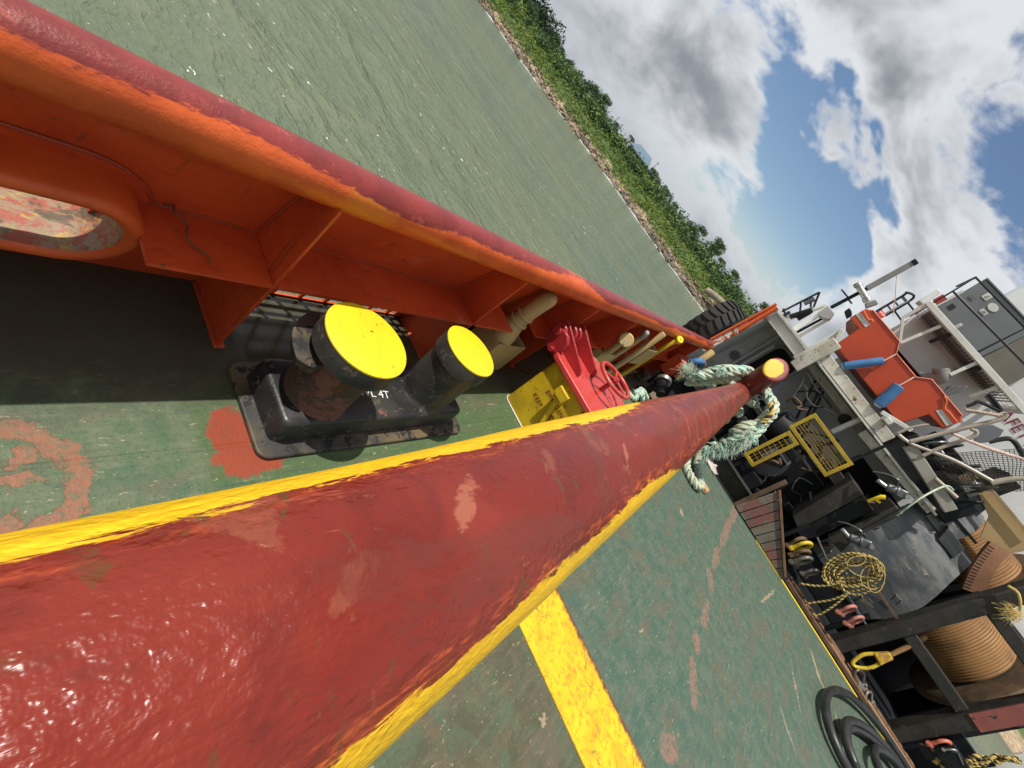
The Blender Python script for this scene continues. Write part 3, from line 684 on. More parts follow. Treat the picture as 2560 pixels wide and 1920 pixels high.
# ------------------------------------------------------------------ crash rail
cr = thing('crash_rail', 'fat red pipe rail with yellow painted sides crossing the whole foreground', 'pipe rail', (3.0, .1, 0))
KP = [(x_, y_, EYE - h_) for (x_, y_, h_) in [(-1.6, .005, .474), (-.4, .017, .477), (.3, .030, .478), (.9, .054, .480), (1.8, .090, .492), (2.6, .122, .520), (4, .178, .562), (5, .221, .592), (6.42, .284, .630)]]
axis = smoothpath(KP, 14); PR = .140
def rail_mesh():
    n = 72; m = MB(); uvs = []; L = len(axis)
    for i, p in enumerate(axis):
        t_ = (axis[min(i+1, L-1)] - axis[max(i-1, 0)]).normalized()
        u = (V((0, 0, 1)) - t_*t_.z).normalized(); r = t_.cross(u)          # r points to starboard
        for j in range(n+1):
            a = -math.pi + 2*math.pi*j/n
            q = p + (u*math.cos(a) - r*math.sin(a))*PR
            k = 0.0018*mnoise.noise((p.x*3, a*2, 1)) + .0008*mnoise.noise((p.x*9, a*6, 5))
            q = p + (q-p)*(1 + k/PR)
            m.v.append(tuple(q)); uvs.append((math.degrees(a)/100, p.x))
    for i in range(L-1):
        for j in range(n): m.f.append((i*(n+1)+j, i*(n+1)+j+1, (i+1)*(n+1)+j+1, (i+1)*(n+1)+j))
    o = obj('pipe', m, pipe_m, cr, ang=80)
    ul = o.data.uv_layers.new(name='uv')
    for lp in o.data.loops: ul.data[lp.index].uv = uvs[lp.vertex_index]
    o.data.flip_normals() if o.data.polygons[0].normal.dot(o.data.polygons[0].center - V((o.data.polygons[0].center.x, axis[0].y, axis[0].z))) < 0 else None
    return o
rail_mesh()
e_ = axis[-1]
tn = (axis[-1]-axis[-3]).normalized()
m = MB(); m.tube(arc(e_, V((0, 0, 1)), tn.cross(V((0, 0, 1))), PR, 0, 2*math.pi*47/48, 47), .012, 10, closed=True); obj('weld_ring', m, maroon, cr)
hb, ht = V((6.60, .300, .985)), V((6.34, .308, 1.525))
m = MB(); m.tube([e_ - tn*.01, e_ + tn*.10, e_.lerp(hb, .8), hb + V((.02, 0, .02))], [PR-.004, PR-.006, PR-.008, PR-.01], 40); obj('elbow', m, maroon, cr)
# horn with a slanted end plate facing aft
hd = (ht - hb).normalized(); cn = V((-.84, -.05, .54)).normalized()
e1 = hd.cross(V((1, 0, 0))).normalized(); e2 = hd.cross(e1)
n = 48; m = MB(); HR = .134
lo = []; hi = []
for j in range(n):
    a = 2*math.pi*j/n; q = hb + (e1*math.cos(a) + e2*math.sin(a))*HR
    k = (ht - q).dot(cn)/hd.dot(cn); lo.append(q - hd*.06); hi.append(q + hd*k)
m.v += [tuple(p) for p in lo + hi]
for j in range(n): m.f.append((j, (j+1) % n, n+(j+1) % n, n+j))
obj('horn', m, maroon, cr, fix=True)
m = MB(); sc = lambda p, s, d: tuple(ht + (p - ht)*s + cn*d)
rings = [(1.0, -.004), (1.03, .004), (1.03, .016), (.97, .026), (.80, .028)]
for s_, d_ in rings: m.v += [sc(p, s_, d_) for p in hi]
for i in range(len(rings)-1):
    for j in range(n): m.f.append((i*n+j, i*n+(j+1) % n, (i+1)*n+(j+1) % n, (i+1)*n+j))
m.f.append(tuple((len(rings)-1)*n + j for j in range(n)))
def cap_material():
    mm, t = newmat('horn_cap')
    o = t.n('ShaderNodeTexCoord').outputs['Object']
    wv = t.n('ShaderNodeTexNoise', Vector=o, Scale=22.0, Detail=5.0, Roughness=.7)
    ow = t.vm('ADD', o, t.vm('MULTIPLY', t.vm('SUBTRACT', wv.outputs['Color'], (.5, .5, .5)), (.06, .06, .06)))
    c0 = ht + V((0, .028, -.012))
    l = t.vm('LENGTH', t.mapping(ow, loc=tuple(c0), scale=(.2, .115, .125), t='TEXTURE'))
    nz = t.noise(o, 45, 5, .65, .4)
    c = t.mix(t.smooth(l, .93, 1.02), t.mix(nz, (0.66, 0.46, 0.012), (0.50, 0.33, 0.012)), (0.20, 0.03, 0.028))
    finish(t, c, .5, t.m('ADD', nz, t.m('MULTIPLY', t.smooth(l, .93, 1.0), .4)), .9, .004)
    return mm
obj('end_plate', m, cap_material(), cr, fix=True, ang=50)
m = MB(); m.lathe([(.135, .002), (.135, .96)], (6.60, .300, 0), n=40); obj('support_post', m, maroon, cr)
m = MB(); m.lathe([(.24, .001), (.24, .016)], (6.60, .300, 0), n=40); obj('foot_plate', m, maroon, cr, bev=.003)
for xx in (3.2, -.6):
    yy_ = .115 if xx > 0 else .01
    m = MB(); m.lathe([(.10, .002), (.10, 1.02)], (xx, yy_, 0), n=32); obj('support_post', m, maroon, cr)

# ------------------------------------------------------------------ double bitts
bt = thing('double_bollard', 'black double bollard with yellow round tops on a raised plinth', 'bollard', (1.60, .93, 0))
def rrect(x0, x1, y0, y1, r, z, k=6):
    out = []
    for (cx_, cy_, a0) in ((x1-r, y1-r, 0), (x0+r, y1-r, 90), (x0+r, y0+r, 180), (x1-r, y0+r, 270)):
        for i in range(k+1):
            a = math.radians(a0 + 90*i/k); out.append((cx_ + r*math.cos(a), cy_ + r*math.sin(a), z))
    return out
m = MB(); m.prism(rrect(.99, 2.24, .70, 1.15, .05, .001), (0, 0, .022)); obj('base_plate', m, base_worn, bt, bev=.006)
m = MB(); loops = [rrect(1.045, 2.155, .765, 1.095, .035, .02), rrect(1.05, 2.15, .77, 1.09, .035, .132), rrect(1.055, 2.145, .775, 1.085, .033, .144), rrect(1.068, 2.132, .788, 1.072, .03, .150)]
nl = len(loops[0])
for lp in loops: m.v += lp
for i in range(3):
    for j in range(nl): m.f.append((i*nl+j, i*nl+(j+1) % nl, (i+1)*nl+(j+1) % nl, (i+1)*nl+j))
m.f.append(tuple(3*nl + j for j in range(nl)))
pl_ = obj('plinth', m, black, bt, ang=60)
text_obj('stencil', 'SWL 4T', .062, text_wht, (1.43, .90, .1515), (1, -.12, 0), (.12, 1, 0), pl_, .0006)
for (x, y, r, rc, mt) in ((1.245, .925, .138, .183, black_rust), (1.915, .925, .142, .160, black)):
    m = MB(); m.lathe([(r+.012, .145), (r+.004, .155), (r, .175), (r, .45)], (x, y, 0), n=48); po = obj('bollard_post', m, mt, bt, ang=50)
    m = MB(); m.lathe([(rc-.015, .425), (rc, .437), (rc, .512), (rc-.006, .521)], (x, y, 0), n=56); obj('head', m, black, bt, ang=50)
    m = MB(); m.lathe([(rc-.004, .520), (rc-.001, .524), (rc-.002, .530), (rc-.01, .533), (.01, .534)], (x, y, 0), n=56); obj('cap', m, yel, bt, ang=50)
m = MB(); pts = []; a0, a1 = math.radians(100), math.radians(196)
for i in range(25):
    a = a0 + (a1-a0)*i/24; pts.append((a, .232 if 3 < i < 21 else .19 + .042*min(i, 24-i)/3))
for z, dr in ((.352, -.012), (.40, .006)):
    for a, r in pts: m.v.append((1.245 + (r+dr)*math.cos(a), .925 + (r+dr)*math.sin(a), z))
    for a, r in pts: m.v.append((1.245 + .130*math.cos(a), .925 + .130*math.sin(a), z))
k = len(pts)
for i in range(k-1):
    m.f += [(i, k+i, k+i+1, i+1), (2*k+i, 2*k+i+1, 3*k+i+1, 3*k+i), (i, i+1, 2*k+i+1, 2*k+i), (k+i, 3*k+i, 3*k+i+1, k+i+1)]
m.f += [(0, 2*k, 3*k, k), (k-1, 2*k-1, 4*k-1, 3*k-1)]
obj('horn_lip', m, base_worn, bt, fix=True)

# ------------------------------------------------------------------ emergency hatch
hx = thing('escape_hatch', 'yellow escape hatch trunk with red hinged lid and small handwheel', 'hatch', (3.3, .75, 0))
m = MB(); m.prism(rrect(2.95, 3.62, .42, .955, .05, .001), (0, 0, .50)); tr_ = obj('trunk', m, yel_h, hx, bev=.004)
m = MB(); m.tube([(x, y, .006) for (x, y, z) in rrect(2.947, 3.623, .417, .958, .05, 0)], .0045, 6, closed=True); obj('weld_bead', m, label_w, tr_)
for wd, yy_, zz_ in (('EMERGENCY', .80, .315), ('EXIT', .405, .315), ('KEEP', .84, .215), ('CLOSE', .66, .215)): text_obj('stencil', wd, .046, text_red, (2.9475, yy_, zz_), (0, -1, 0), (0, 0, 1), tr_, .0006, space=1.15)
m = MB(); m.prism(rrect(2.915, 3.665, .385, 1.0, .07, .502), (0, 0, .045)); lid = obj('lid', m, red_lid, hx, bev=.009, seg=3)
m = MB(); m.box((2.90, .66, .36), (2.948, .74, .42)); m.box((2.87, .645, .40), (2.90, .755, .47)); obj('toggle', m, yel_h, hx, bev=.004)
m = MB(); m.bar((2.92, .70, .38), (2.93, .60, .12), .03, .03); obj('toggle_bar', m, yel_h, hx, bev=.004)
for x in (3.02, 3.30):
    m = MB(); pr = [(1.19, .585), (1.19, .66), (1.165, .70), (1.12, .70), (.80, .60), (.775, .575), (.775, .549), (1.0, .549), (1.05, .56)]
    m.prism([(x, y, z) for y, z in pr], (.022, 0, 0)); lg = obj('hinge_plate', m, red_dk, hx, bev=.003)
m = MB(); m.lathe([(.030, 0), (.030, .42)], (2.95, 1.115, .625), (1, 0, 0), 20); obj('hinge_pin', m, red_dk, hx, bev=.003)
m = MB()
for x, r in ((2.925, .036), (2.965, .062), (3.11, .075), (3.19, .075), (3.36, .05)): m.lathe([(r-.006, 0), (r, .006), (r, .022), (r-.006, .028)], (x, 1.115, .625), (1, 0, 0), 28)
obj('hinge_boss', m, red_dk, hx)['kind'] = 'stuff'
m = MB(); m.lathe([(.085, 0), (.095, .008), (.095, .03), (.085, .036)], (2.945, 1.06, .58), (1, 0, 0), 10); m.box((2.96, 1.02, .50), (3.0, 1.10, .58)); m.lathe([(.02, 0), (.02, .05)], (2.91, 1.03, .52), (1, 0, 0), 10); obj('hinge_bracket', m, red_dk, hx, bev=.003)
wc = V((3.32, .665, .685))
m = MB(); m.tube(arc(wc, (1, 0, 0), (0, 1, 0), .155, 0, 2*math.pi*39/40, 39), .0155, 12, closed=True)
wh = obj('handwheel', m, red_lid, hx)
for i in range(3):
    a = .5 + i*2.094; m = MB(); m.tube([wc + V((0, 0, .004)), wc + V((.152*math.cos(a), .152*math.sin(a), 0))], .010, 8); obj('spoke', m, red_lid, wh)
m = MB(); m.lathe([(.028, -.02), (.032, 0), (.02, .022)], wc, n=16); m.lathe([(.018, .545-wc.z), (.018, 0)], wc, n=14); obj('spindle', m, red_dk, wh)

# ------------------------------------------------------------------ vents and pipes under the bulwark
def tray(name, label, lo, hi, mat, t=.008, group=None):
    T = thing(name, label, 'tray', ((lo[0]+hi[0])/2, (lo[1]+hi[1])/2, 0), group)
    (x0, y0, z0), (x1, y1, z1) = lo, hi
    for a, b in (((x0, y0, z0), (x1, y0+t, z1)), ((x0, y1-t, z0), (x1, y1, z1)), ((x0, y0+t, z0), (x0+t, y1-t, z1)), ((x1-t, y0+t, z0), (x1, y1-t, z1))):
        m = MB(); m.box(a, b); obj('side_plate', m, mat, T, bev=.002)
    m = MB(); m.box((x0+t, y0+t, z0), (x1-t, y1-t, z0+t)); obj('bottom_plate', m, mat, T)
    return T
tray('spill_tray', 'cream steel spill tray with the large gooseneck vent standing in it', (2.68, 1.195, .002), (3.05, 1.42, .30), cream)
tray('spill_tray', 'cream steel spill tray behind the red hatch hinge', (4.24, 1.13, .002), (4.60, 1.40, .45), cream)
tray('spill_tray', 'small cream spill tray nearest the yellow capped pipe', (5.12, 1.10, .40), (5.50, 1.26, .66), cream)
g = thing('gooseneck_vent', 'large cream gooseneck air vent curling over inside its tray', 'vent', (2.80, 1.31, 0))
m = MB(); m.lathe([(.055, .03), (.075, .06), (.10, .12), (.104, .26), (.098, .34), (.070, .44), (.064, .46)], (2.80, 1.30, 0), n=32); obj('float_chamber', m, cream, g, ang=50)
m = MB(); m.lathe([(.074, .452), (.078, .458), (.078, .474), (.072, .48)], (2.80, 1.30, 0), n=28); m.lathe([(.070, .52), (.073, .525), (.073, .537), (.07, .542)], (2.80, 1.30, 0), n=28); obj('collar', m, cream, g)
m = MB(); m.tube([(2.80, 1.30, .46), (2.80, 1.295, .58), (2.80, 1.285, .68), (2.80, 1.275, .735), (2.80, 1.27, .765), (2.80, 1.268, .785), (2.80, 1.267, .795)], [.060, .060, .060, .058, .048, .030, .008], 24); obj('neck', m, cream, g)
g = thing('flap_vent', 'cream vent pipe with a round flap cover behind the red hatch', 'vent', (4.20, 1.24, 0))
m = MB(); m.tube([(4.33, 1.26, .04), (4.30, 1.13, .50), (4.28, 1.13, .60), (4.21, 1.12, .70)], .034, 16); obj('pipe', m, cream, g)
m = MB(); m.lathe([(.066, 0), (.070, .006), (.070, .07), (.06, .08)], (4.235, 1.12, .70), (-.75, -.35, .25), 28); hd_ = obj('head', m, cream, g)
m = MB(); m.tube([(4.15, 1.08, .73), (4.13, 1.06, .69), (4.14, 1.06, .66)], .006, 6); obj('clip', m, steel_l, hd_)
g = thing('sounding_pipe', 'cream sounding pipe with a worn silver cap under the rail', 'pipe', (4.55, 1.1, 0))
m = MB(); m.tube([(4.72, 1.17, .02), (4.62, 1.14, .66), (4.55, 1.13, .82)], .028, 16); obj('pipe', m, cream, g)
m = MB(); m.tube([(4.572, 1.133, .77), (4.545, 1.13, .835), (4.535, 1.128, .855)], [.036, .036, .024], 14); obj('cap', m, steel_l, g)
m = MB(); m.tube(smoothpath([(4.55, 1.12, .83), (4.62, 1.09, .80), (4.66, 1.09, .74), (4.70, 1.10, .70)], 5), .004, 6); obj('chain', m, steel, g)
g = thing('vent_post', 'plain cream round post standing between the two far trays', 'post', (4.95, 1.12, 0))
m = MB(); m.lathe([(.034, .002), (.034, .90), (.028, .915)], (4.95, 1.115, 0), n=20); obj('post', m, cream, g)
m = MB(); m.lathe([(.06, .002), (.06, .03)], (4.95, 1.115, 0), n=20); obj('foot', m, yel_h, g)
g = thing('filling_pipe', 'yellow filling pipe with a bright yellow round cap near the rail end', 'pipe', (5.68, 1.12, 0))
m = MB(); m.tube([(5.60, 1.14, .02), (5.62, 1.13, .80), (5.65, 1.12, .88)], .030, 16); obj('pipe', m, yel_h, g)
m = MB(); m.lathe([(.040, 0), (.046, .006), (.046, .05), (.04, .058)], (5.665, 1.12, .885), (-.45, -.2, .6), 24); cp = obj('cap', m, yel, g)
m = MB(); m.lathe([(.012, .05), (.012, .066)], (5.665, 1.12, .885), (-.45, -.2, .6), 12); obj('nut', m, yel_h, cp)
for i, (x, y, r, h, mt, lb) in enumerate([(5.35, 1.17, .07, .10, yel_h, 'stubby yellow valve body on deck below the small tray'), (6.0, 1.2, .06, .16, rustdark, 'rusty dark valve on deck below the yellow capped pipe'), (6.7, 1.18, .07, .14, rustdark, 'rusty dark valve on deck close to the end of the bulwark')]):
    T = thing('deck_valve', lb, 'valve', (x, y, 0)); m = MB(); m.lathe([(r, .002), (r, .03), (r*.5, .05), (r*.6, h*.6), (r*.8, h)], (x, y, 0), n=16); obj('body', m, mt, T)
    m = MB(); m.tube(arc((x, y, h+.03), (1, 0, 0), (0, 1, 0), r*.9, 0, 6.0, 18), .012, 8); obj('wheel', m, mt, T)
# odds and ends stowed at the end of the side deck
T = thing('fire_hose_box', 'dark red box with a blue wrapped hose end stowed at the bulwark end', 'box', (7.3, 1.15, 0))
m = MB(); m.box((6.95, 1.05, .30), (7.6, 1.22, .62)); obj('box', m, orange, T, bev=.01)
m = MB(); m.tube(smoothpath([(7.25, 1.06, .62), (7.2, 1.02, .72), (7.3, .98, .78), (7.4, .95, .72)], 5), .05, 14); obj('hose_end', m, blue_f, T)
for xx in (7.1, 7.5):
    m = MB(); m.bar((xx, 1.12, .003), (xx, 1.12, .31), .05); obj('stand', m, wblack, T)
T = thing('pipe_stub', 'tan pipe stub with clamp below the white side edge', 'pipe', (7.6, .82, 0))
m = MB(); m.tube([atX(1690, 945, 7.4), atX(1745, 905, 7.4), atX(1782, 880, 7.5)], .055, 16); obj('pipe', m, cream, T)
m = MB(); m.tube(smoothpath([atX(1758, 896, 7.35), atX(1764, 912, 7.3), atX(1757, 918, 7.3)], 4), .012, 8); obj('clamp', m, rustbar, T)
m = MB(); m.bar(atX(1690, 945, 7.45), V((7.45, .85, 0.0)), .08); obj('stand', m, wblack, T)
T = thing('coupling', 'black and silver hose coupling standing beside the teal rope', 'coupling', (6.55, .9, 0))
m = MB(); m.lathe([(.09, 0), (.09, .16), (.06, .18), (.06, .26)], (6.5, .93, .30), (-.55, -.5, -.2), 20); obj('drum', m, wblack, T)
m = MB(); m.lathe([(.11, -.03), (.11, .02)], (6.5, .93, .33), (.55, .5, .4), 20); obj('flange', m, steel_l, T)
m = MB(); m.bar((6.52, .93, .003), (6.52, .93, .34), .09); m.box((6.38, .80, .002), (6.66, 1.04, .03)); obj('stand', m, wblack, T, bev=.004)

# ------------------------------------------------------------------ hawser round the post and loose bits on deck
PC = V((6.60, .300, 0))
def coil_path(z0, z1, turns, r0, amp, k=40, ph=0.0):
    out = []
    N = int(turns*k)
    for i in range(N+1):
        a = ph + 2*math.pi*i/k; f = i/N
        r = r0 + amp*mnoise.noise((math.cos(a)*1.3 + f*3, math.sin(a)*1.3, f*4)) + .02*math.sin(a*2+f*5)
        out.append(PC + V((r*math.cos(a), r*math.sin(a), z0 + (z1-z0)*f + .05*mnoise.noise((a*.7, f*3, 8)))))
    return out
hw = thing('hawser', 'thick faded teal and white mooring rope wound round the far post', 'rope', tuple(PC))
ma, mb2, mc = MB(), MB(), MB()
rope_mb([ma, mb2], coil_path(.06, .40, 2.6, .23, .05), .050, .24, 3)
rope_mb([ma, mb2], coil_path(.45, .95, 3.0, .225, .06, ph=1.4), .048, .22, 3)
rope_mb([mb2], coil_path(.80, 1.20, 2.0, .22, .03, ph=2.2), .046, .20, 3)
rope_mb([ma, mb2], smoothpath([atX(1745, 940, 6.2), atX(1790, 936, 6.3), atX(1830, 930, 6.35), atX(1868, 926, 6.45), V((6.75, .25, 1.30)), atX(1925, 1000, 6.5), atX(1930, 1020, 6.45), atX(1905, 1050, 6.4), atX(1870, 1078, 6.3), atX(1838, 1100, 6.25), atX(1800, 1110, 6.3)], 10), .058, .24, 3)
rope_mb([ma, mb2], smoothpath([atX(1925, 1030, 6.55), atX(1900, 1075, 6.5), atX(1862, 1100, 6.4), atX(1815, 1118, 6.35), atX(1780, 1112, 6.3)], 10), .055, .24, 3)
rope_mb([mb2], smoothpath([atX(1918, 990, 6.6), atX(1935, 1010, 6.55), atX(1928, 1040, 6.5), atX(1895, 1060, 6.4), atX(1860, 1065, 6.3), atX(1830, 1085, 6.3)], 10), .060, .22, 3)
rope_mb([ma, mb2], smoothpath([atX(1905, 1062, 6.45), atX(1880, 1092, 6.4), atX(1845, 1118, 6.35), atX(1800, 1132, 6.3), atX(1760, 1128, 6.3)], 10), .058, .24, 3)
rope_mb([ma], smoothpath([atX(1725, 945, 6.3), atX(1765, 932, 6.25), atX(1810, 922, 6.3), atX(1850, 926, 6.4), atX(1880, 935, 6.5)], 10), .058, .22, 3)
rope_mb([mb2, ma], smoothpath([atX(1715, 955, 6.4), atX(1760, 955, 6.35), atX(1805, 950, 6.4), atX(1850, 945, 6.5)], 10), .055, .24, 3)
obj('teal_strands', ma, teal, hw); obj('pale_strands', mb2, teal_b, hw)
def frays(m, org, dr, n, ln, spread, r=.0035):
    for _ in range(n):
        p = V(org) + V((random.uniform(-1, 1), random.uniform(-1, 1), random.uniform(-1, 1)))*spread
        d = (V(dr) + V((random.gauss(0, .5), random.gauss(0, .5), random.gauss(0, .5)))).normalized()*ln*random.uniform(.4, 1.1)
        m.tube([p, p + d*.5 + V((0, 0, random.uniform(-.02, .02))), p + d + V((0, 0, -abs(random.gauss(0, .03))))], [r, r*.8, r*.4], 3, caps=False)
fr = MB()
frays(fr, atX(1722, 938, 6.3), (-.1, .6, .5), 240, .17, .05)
for (px, py) in ((1790, 1118), (1825, 1112), (1850, 1098), (1870, 1085), (1765, 1125), (1805, 1115)): frays(fr, atX(px, py, 6.25), (0, -.8, -.2), 150, .13, .05)
frays(fr, atX(1800, 930, 6.25), (0, .2, 1), 90, .06, .05)
obj('frayed_yarn', fr, teal, hw, smooth=False)
yy1, yy2 = MB(), MB()
rope_mb([yy1, yy1, yy2], smoothpath([atX(1925, 1008, 6.35), atX(1930, 1030, 6.32), atX(1918, 1045, 6.3), atX(1903, 1058, 6.3)], 8), .032, .12, 3)
lash = thing('lashing', 'short yellow rope lashing at the end of the teal hawser', 'rope', tuple(atX(1915, 1045, 6.3)))
obj('yellow_strands', yy1, yrope, lash); obj('dark_strand', yy2, ystr, lash)
T = thing('rope_eye', 'pale rope eye lying on the green deck below the pipe', 'rope', (6.3, -.35, 0))
ma = MB(); rope_mb([ma], smoothpath([(6.55, .05, .30), (6.35, -.05, .16), (6.18, -.18, .06), (6.08, -.33, .055), (6.10, -.46, .055), (6.28, -.48, .055), (6.45, -.38, .055), (6.62, -.26, .07), (6.75, -.1, .18), (6.75, .02, .32)], 10), .052, .20, 3); obj('strands', ma, teal_b, T)
m = MB(); m.box((6.36, -.60, .002), (6.50, -.47, .07)); tag(obj('wood_block', m, paint('block_tan', (.48, .28, .12)), bev=.015), 'small tan wood chock beside the rope eye on deck', 'block')
def crumple(name, c, size, mat, label, cat, seed):
    m = MB(); N = 16; rnd = random.Random(seed)
    for i in range(N+1):
        for j in range(N+1):
            u, v = i/N - .5, j/N - .5
            h = .10*abs(mnoise.noise((u*5+seed, v*5, 0))) + .05*mnoise.noise((u*13, v*13, seed))
            m.v.append((c[0] + u*size[0]*(1+.4*mnoise.noise((v*4, seed, 1))), c[1] + v*size[1]*(1+.4*mnoise.noise((u*4, seed, 5))), c[2] + .006 + max(0, h + .02)*(1-1.6*max(abs(u), abs(v)))))
    for i in range(N):
        for j in range(N): m.f.append((i*(N+1)+j, i*(N+1)+j+1, (i+1)*(N+1)+j+1, (i+1)*(N+1)+j))
    return tag(obj(name, m, mat, ang=80), label, cat)
crumple('rag', (7.62, -.40, 0), (.30, .26), rag_m, 'crumpled pale rag on the deck in front of the winch', 'rag', 3)
crumple('rag', (8.0, -.12, 0), (.22, .2), rag_m, 'dirty pale rag lying in the dark beyond the deck edge', 'rag', 9)
T = thing('rope_bundle', 'small loop of pale green rope on deck behind the red hatch', 'rope', (6.1, .88, 0))
ma = MB(); rope_mb([ma], smoothpath([(5.75, .95, .03), (5.85, .82, .04), (6.0, .92, .09), (6.1, .80, .05), (6.2, .93, .09), (6.35, .82, .05), (6.45, .90, .04), (6.3, .97, .05), (6.0, .84, .10), (5.9, .95, .05)], 10), .030, .13, 3); obj('strands', ma, teal, T)

# black hose coil on deck
hc = thing('hose_coil', 'coiled black rubber hose on the green deck at the lower right', 'hose', (6.1, -3.7, 0))
m = MB(); pth = []
HC = V((6.28, -3.98, 0)); N = 4
for i in range(N*44):
    a = 2*math.pi*i/44 + math.pi; f = i/(N*44); lp = i//44
    la = 1.50 - .95*f + .06*math.sin(f*21); sa = .74 - .42*f + .05*math.sin(f*33+1)
    c_ = HC + V((.16*math.sin(f*9), .16*math.sin(f*11+1), 0))
    pth.append(c_ + V((-.72, .69, 0))*la*math.cos(a) + V((.69, .72, 0))*sa*math.sin(a) + V((0, 0, .044 + .05*abs(math.sin(a*.5+f*6)) + .012*lp)))
m.tube(pth, .042, 14); obj('hose', m, hose_m, hc)

# ------------------------------------------------------------------ winch and fore end of the working deck
def zA4(x, y): return (1700 + .3888*x, 620 + .3888*y)
def zA5(x, y): return (1800 + .434*x, 1200 + .434*y)
def zB3(x, y): return (1780 + .211*x, 900 + .211*y)
def zB4(x, y): return (2160 + .211*x, 900 + .211*y)
def zB5(x, y): return (1900 + .217*x, 1200 + .217*y)
def zB2(x, y): return (2130 + .1989*x, 620 + .1989*y)
def zB1(x, y): return (1700 + .1989*x, 620 + .1989*y)
def P(z, x, y, X): return atX(*z(x, y), X)
def Pz(z, x, y, Z=0): return atZ(*z(x, y), Z)

# low coaming on the port part of the deck edge
T = thing('coaming', 'low dark grey steel coaming along the deck edge by the yellow cage', 'coaming', (7.7, -.6, 0))
m = MB(); m.box((7.70, -1.62, .0), (7.74, .55, .24)); obj('web', m, wbeam, T, bev=.004)
m = MB(); m.box((7.64, -1.60, .241), (7.80, .55, .256)); obj('top_flange', m, wbeam, T, bev=.003)
# slatted guard in front of the winch
T = thing('slat_guard', 'grey and pink plank guard sloping beside the winch at deck edge', 'guard', (7.45, -1.6, 0))
gp = [(-1.06, .62), (-1.14, .66), (-2.15, .04), (-2.13, .0), (-1.62, .0), (-1.10, .22)]
top0, top1 = V((7.46, -1.08, .63)), V((7.46, -2.12, .05)); bot0, bot1 = V((7.46, -1.02, .02)), V((7.46, -2.10, .02))
for i in range(9):
    f0, f1 = i/9 + .006, (i+1)/9 - .006
    a, b = top0.lerp(top1, f0), top0.lerp(top1, f1); c, d = bot0.lerp(bot1, f1), bot0.lerp(bot1, f0)
    m = MB(); m.prism([a, b, c, d], (.03 + .006*(i % 2), 0, 0)); obj('plank', m, guard_m, T, bev=.003)
m = MB(); m.bar(top0 + V((.0, .0, .02)), top1 + V((0, 0, .02)), .05, .03); obj('cap_strip', m, rustbar, T, bev=.003)
m = MB(); m.bar((7.52, -1.02, 0), (7.52, -1.02, .78), .06); obj('post', m, rustdark, T, bev=.003)
m = MB(); m.bar((7.53, -1.98, 0), (7.53, -1.98, .14), .05); obj('post', m, rustdark, T, bev=.003)

# rusty perforated bars and battens lying along the edge
def perfbar(y0, y1, x, label):
    T = thing('perforated_bar', label, 'bar', (x, (y0+y1)/2, 0), 'rusty bars along the winch edge')
    m = MB(); m.prism(rrect(x-.055, x+.055, min(y0, y1), max(y0, y1), .03, .02), (0, 0, .05)); obj('bar', m, rustbar, T, bev=.008)
    n = int(abs(y1-y0)/.19)
    for i in range(n):
        y = y0 + (y1-y0)*(i+.5)/n; m = MB(); m.lathe([(.020, .0701), (.020, .0712)], (x-.01, y, 0), n=10); obj('hole', m, dark_in, T)
perfbar(-2.25, -3.42, 7.80, 'rusty perforated flat bar below the yellow rope coil')
perfbar(-3.46, -3.72, 7.83, 'short rusty bar end beside the thimble shackle')
perfbar(-3.95, -4.78, 7.82, 'rusty perforated flat bar below the lower black post')
for k, (y0, y1, x, mt, lb) in enumerate([(-2.2, -5.6, 7.615, rustdark, 'long dark rusty kerb bar beside the yellow edge line'), (-3.15, -3.75, 7.70, timber, 'pale timber batten beside the perforated bar'), (-3.9, -4.75, 7.71, timber, 'pale timber batten below the lower black post'), (-3.1, -4.9, 7.66, rustbar, 'thin rusty batten next to the kerb bar')]):
    m = MB(); m.bar((x, y0, .03), (x, y1, .03), .05 if k != 2 else .045, .055); tag(obj('batten', m, mt, bev=.004), lb, 'batten')

# black gate frame in front of the drum
gf = thing('winch_gate', 'heavy black square post frame standing in front of the rusty winch drum', 'frame', (7.95, -3.9, 0))
for (y, z1) in ((-3.27, 2.75), (-4.43, 2.2)):
    m = MB(); m.box((7.85, y-.10, -.005), (8.05, y+.10, z1)); obj('post', m, wbeam, gf, bev=.02)
m = MB(); m.box((7.835, -4.545, .95), (7.849, -4.33, 1.95)); obj('painted_patch', m, paint('patch_pink', (.30, .085, .07), None, [((.05, .04, .035), .62, 8)], .6, .7), gf, bev=.004)
for z in (.91, 1.84):
    m = MB(); m.box((7.90, -4.33, z-.075), (8.02, -3.37, z+.075)); obj('cross_bar', m, wbeam, gf, bev=.012)
m = MB(); m.box((8.25, -4.33, 1.78), (8.40, -3.37, 1.95)); obj('cross_bar', m, wbeam, gf, bev=.012)
m = MB(); m.bar(P(zA5, 910, 640, 7.95), P(zA5, 1040, 825, 7.95), .03, .03); obj('edge_strip', m, rustdark, gf)
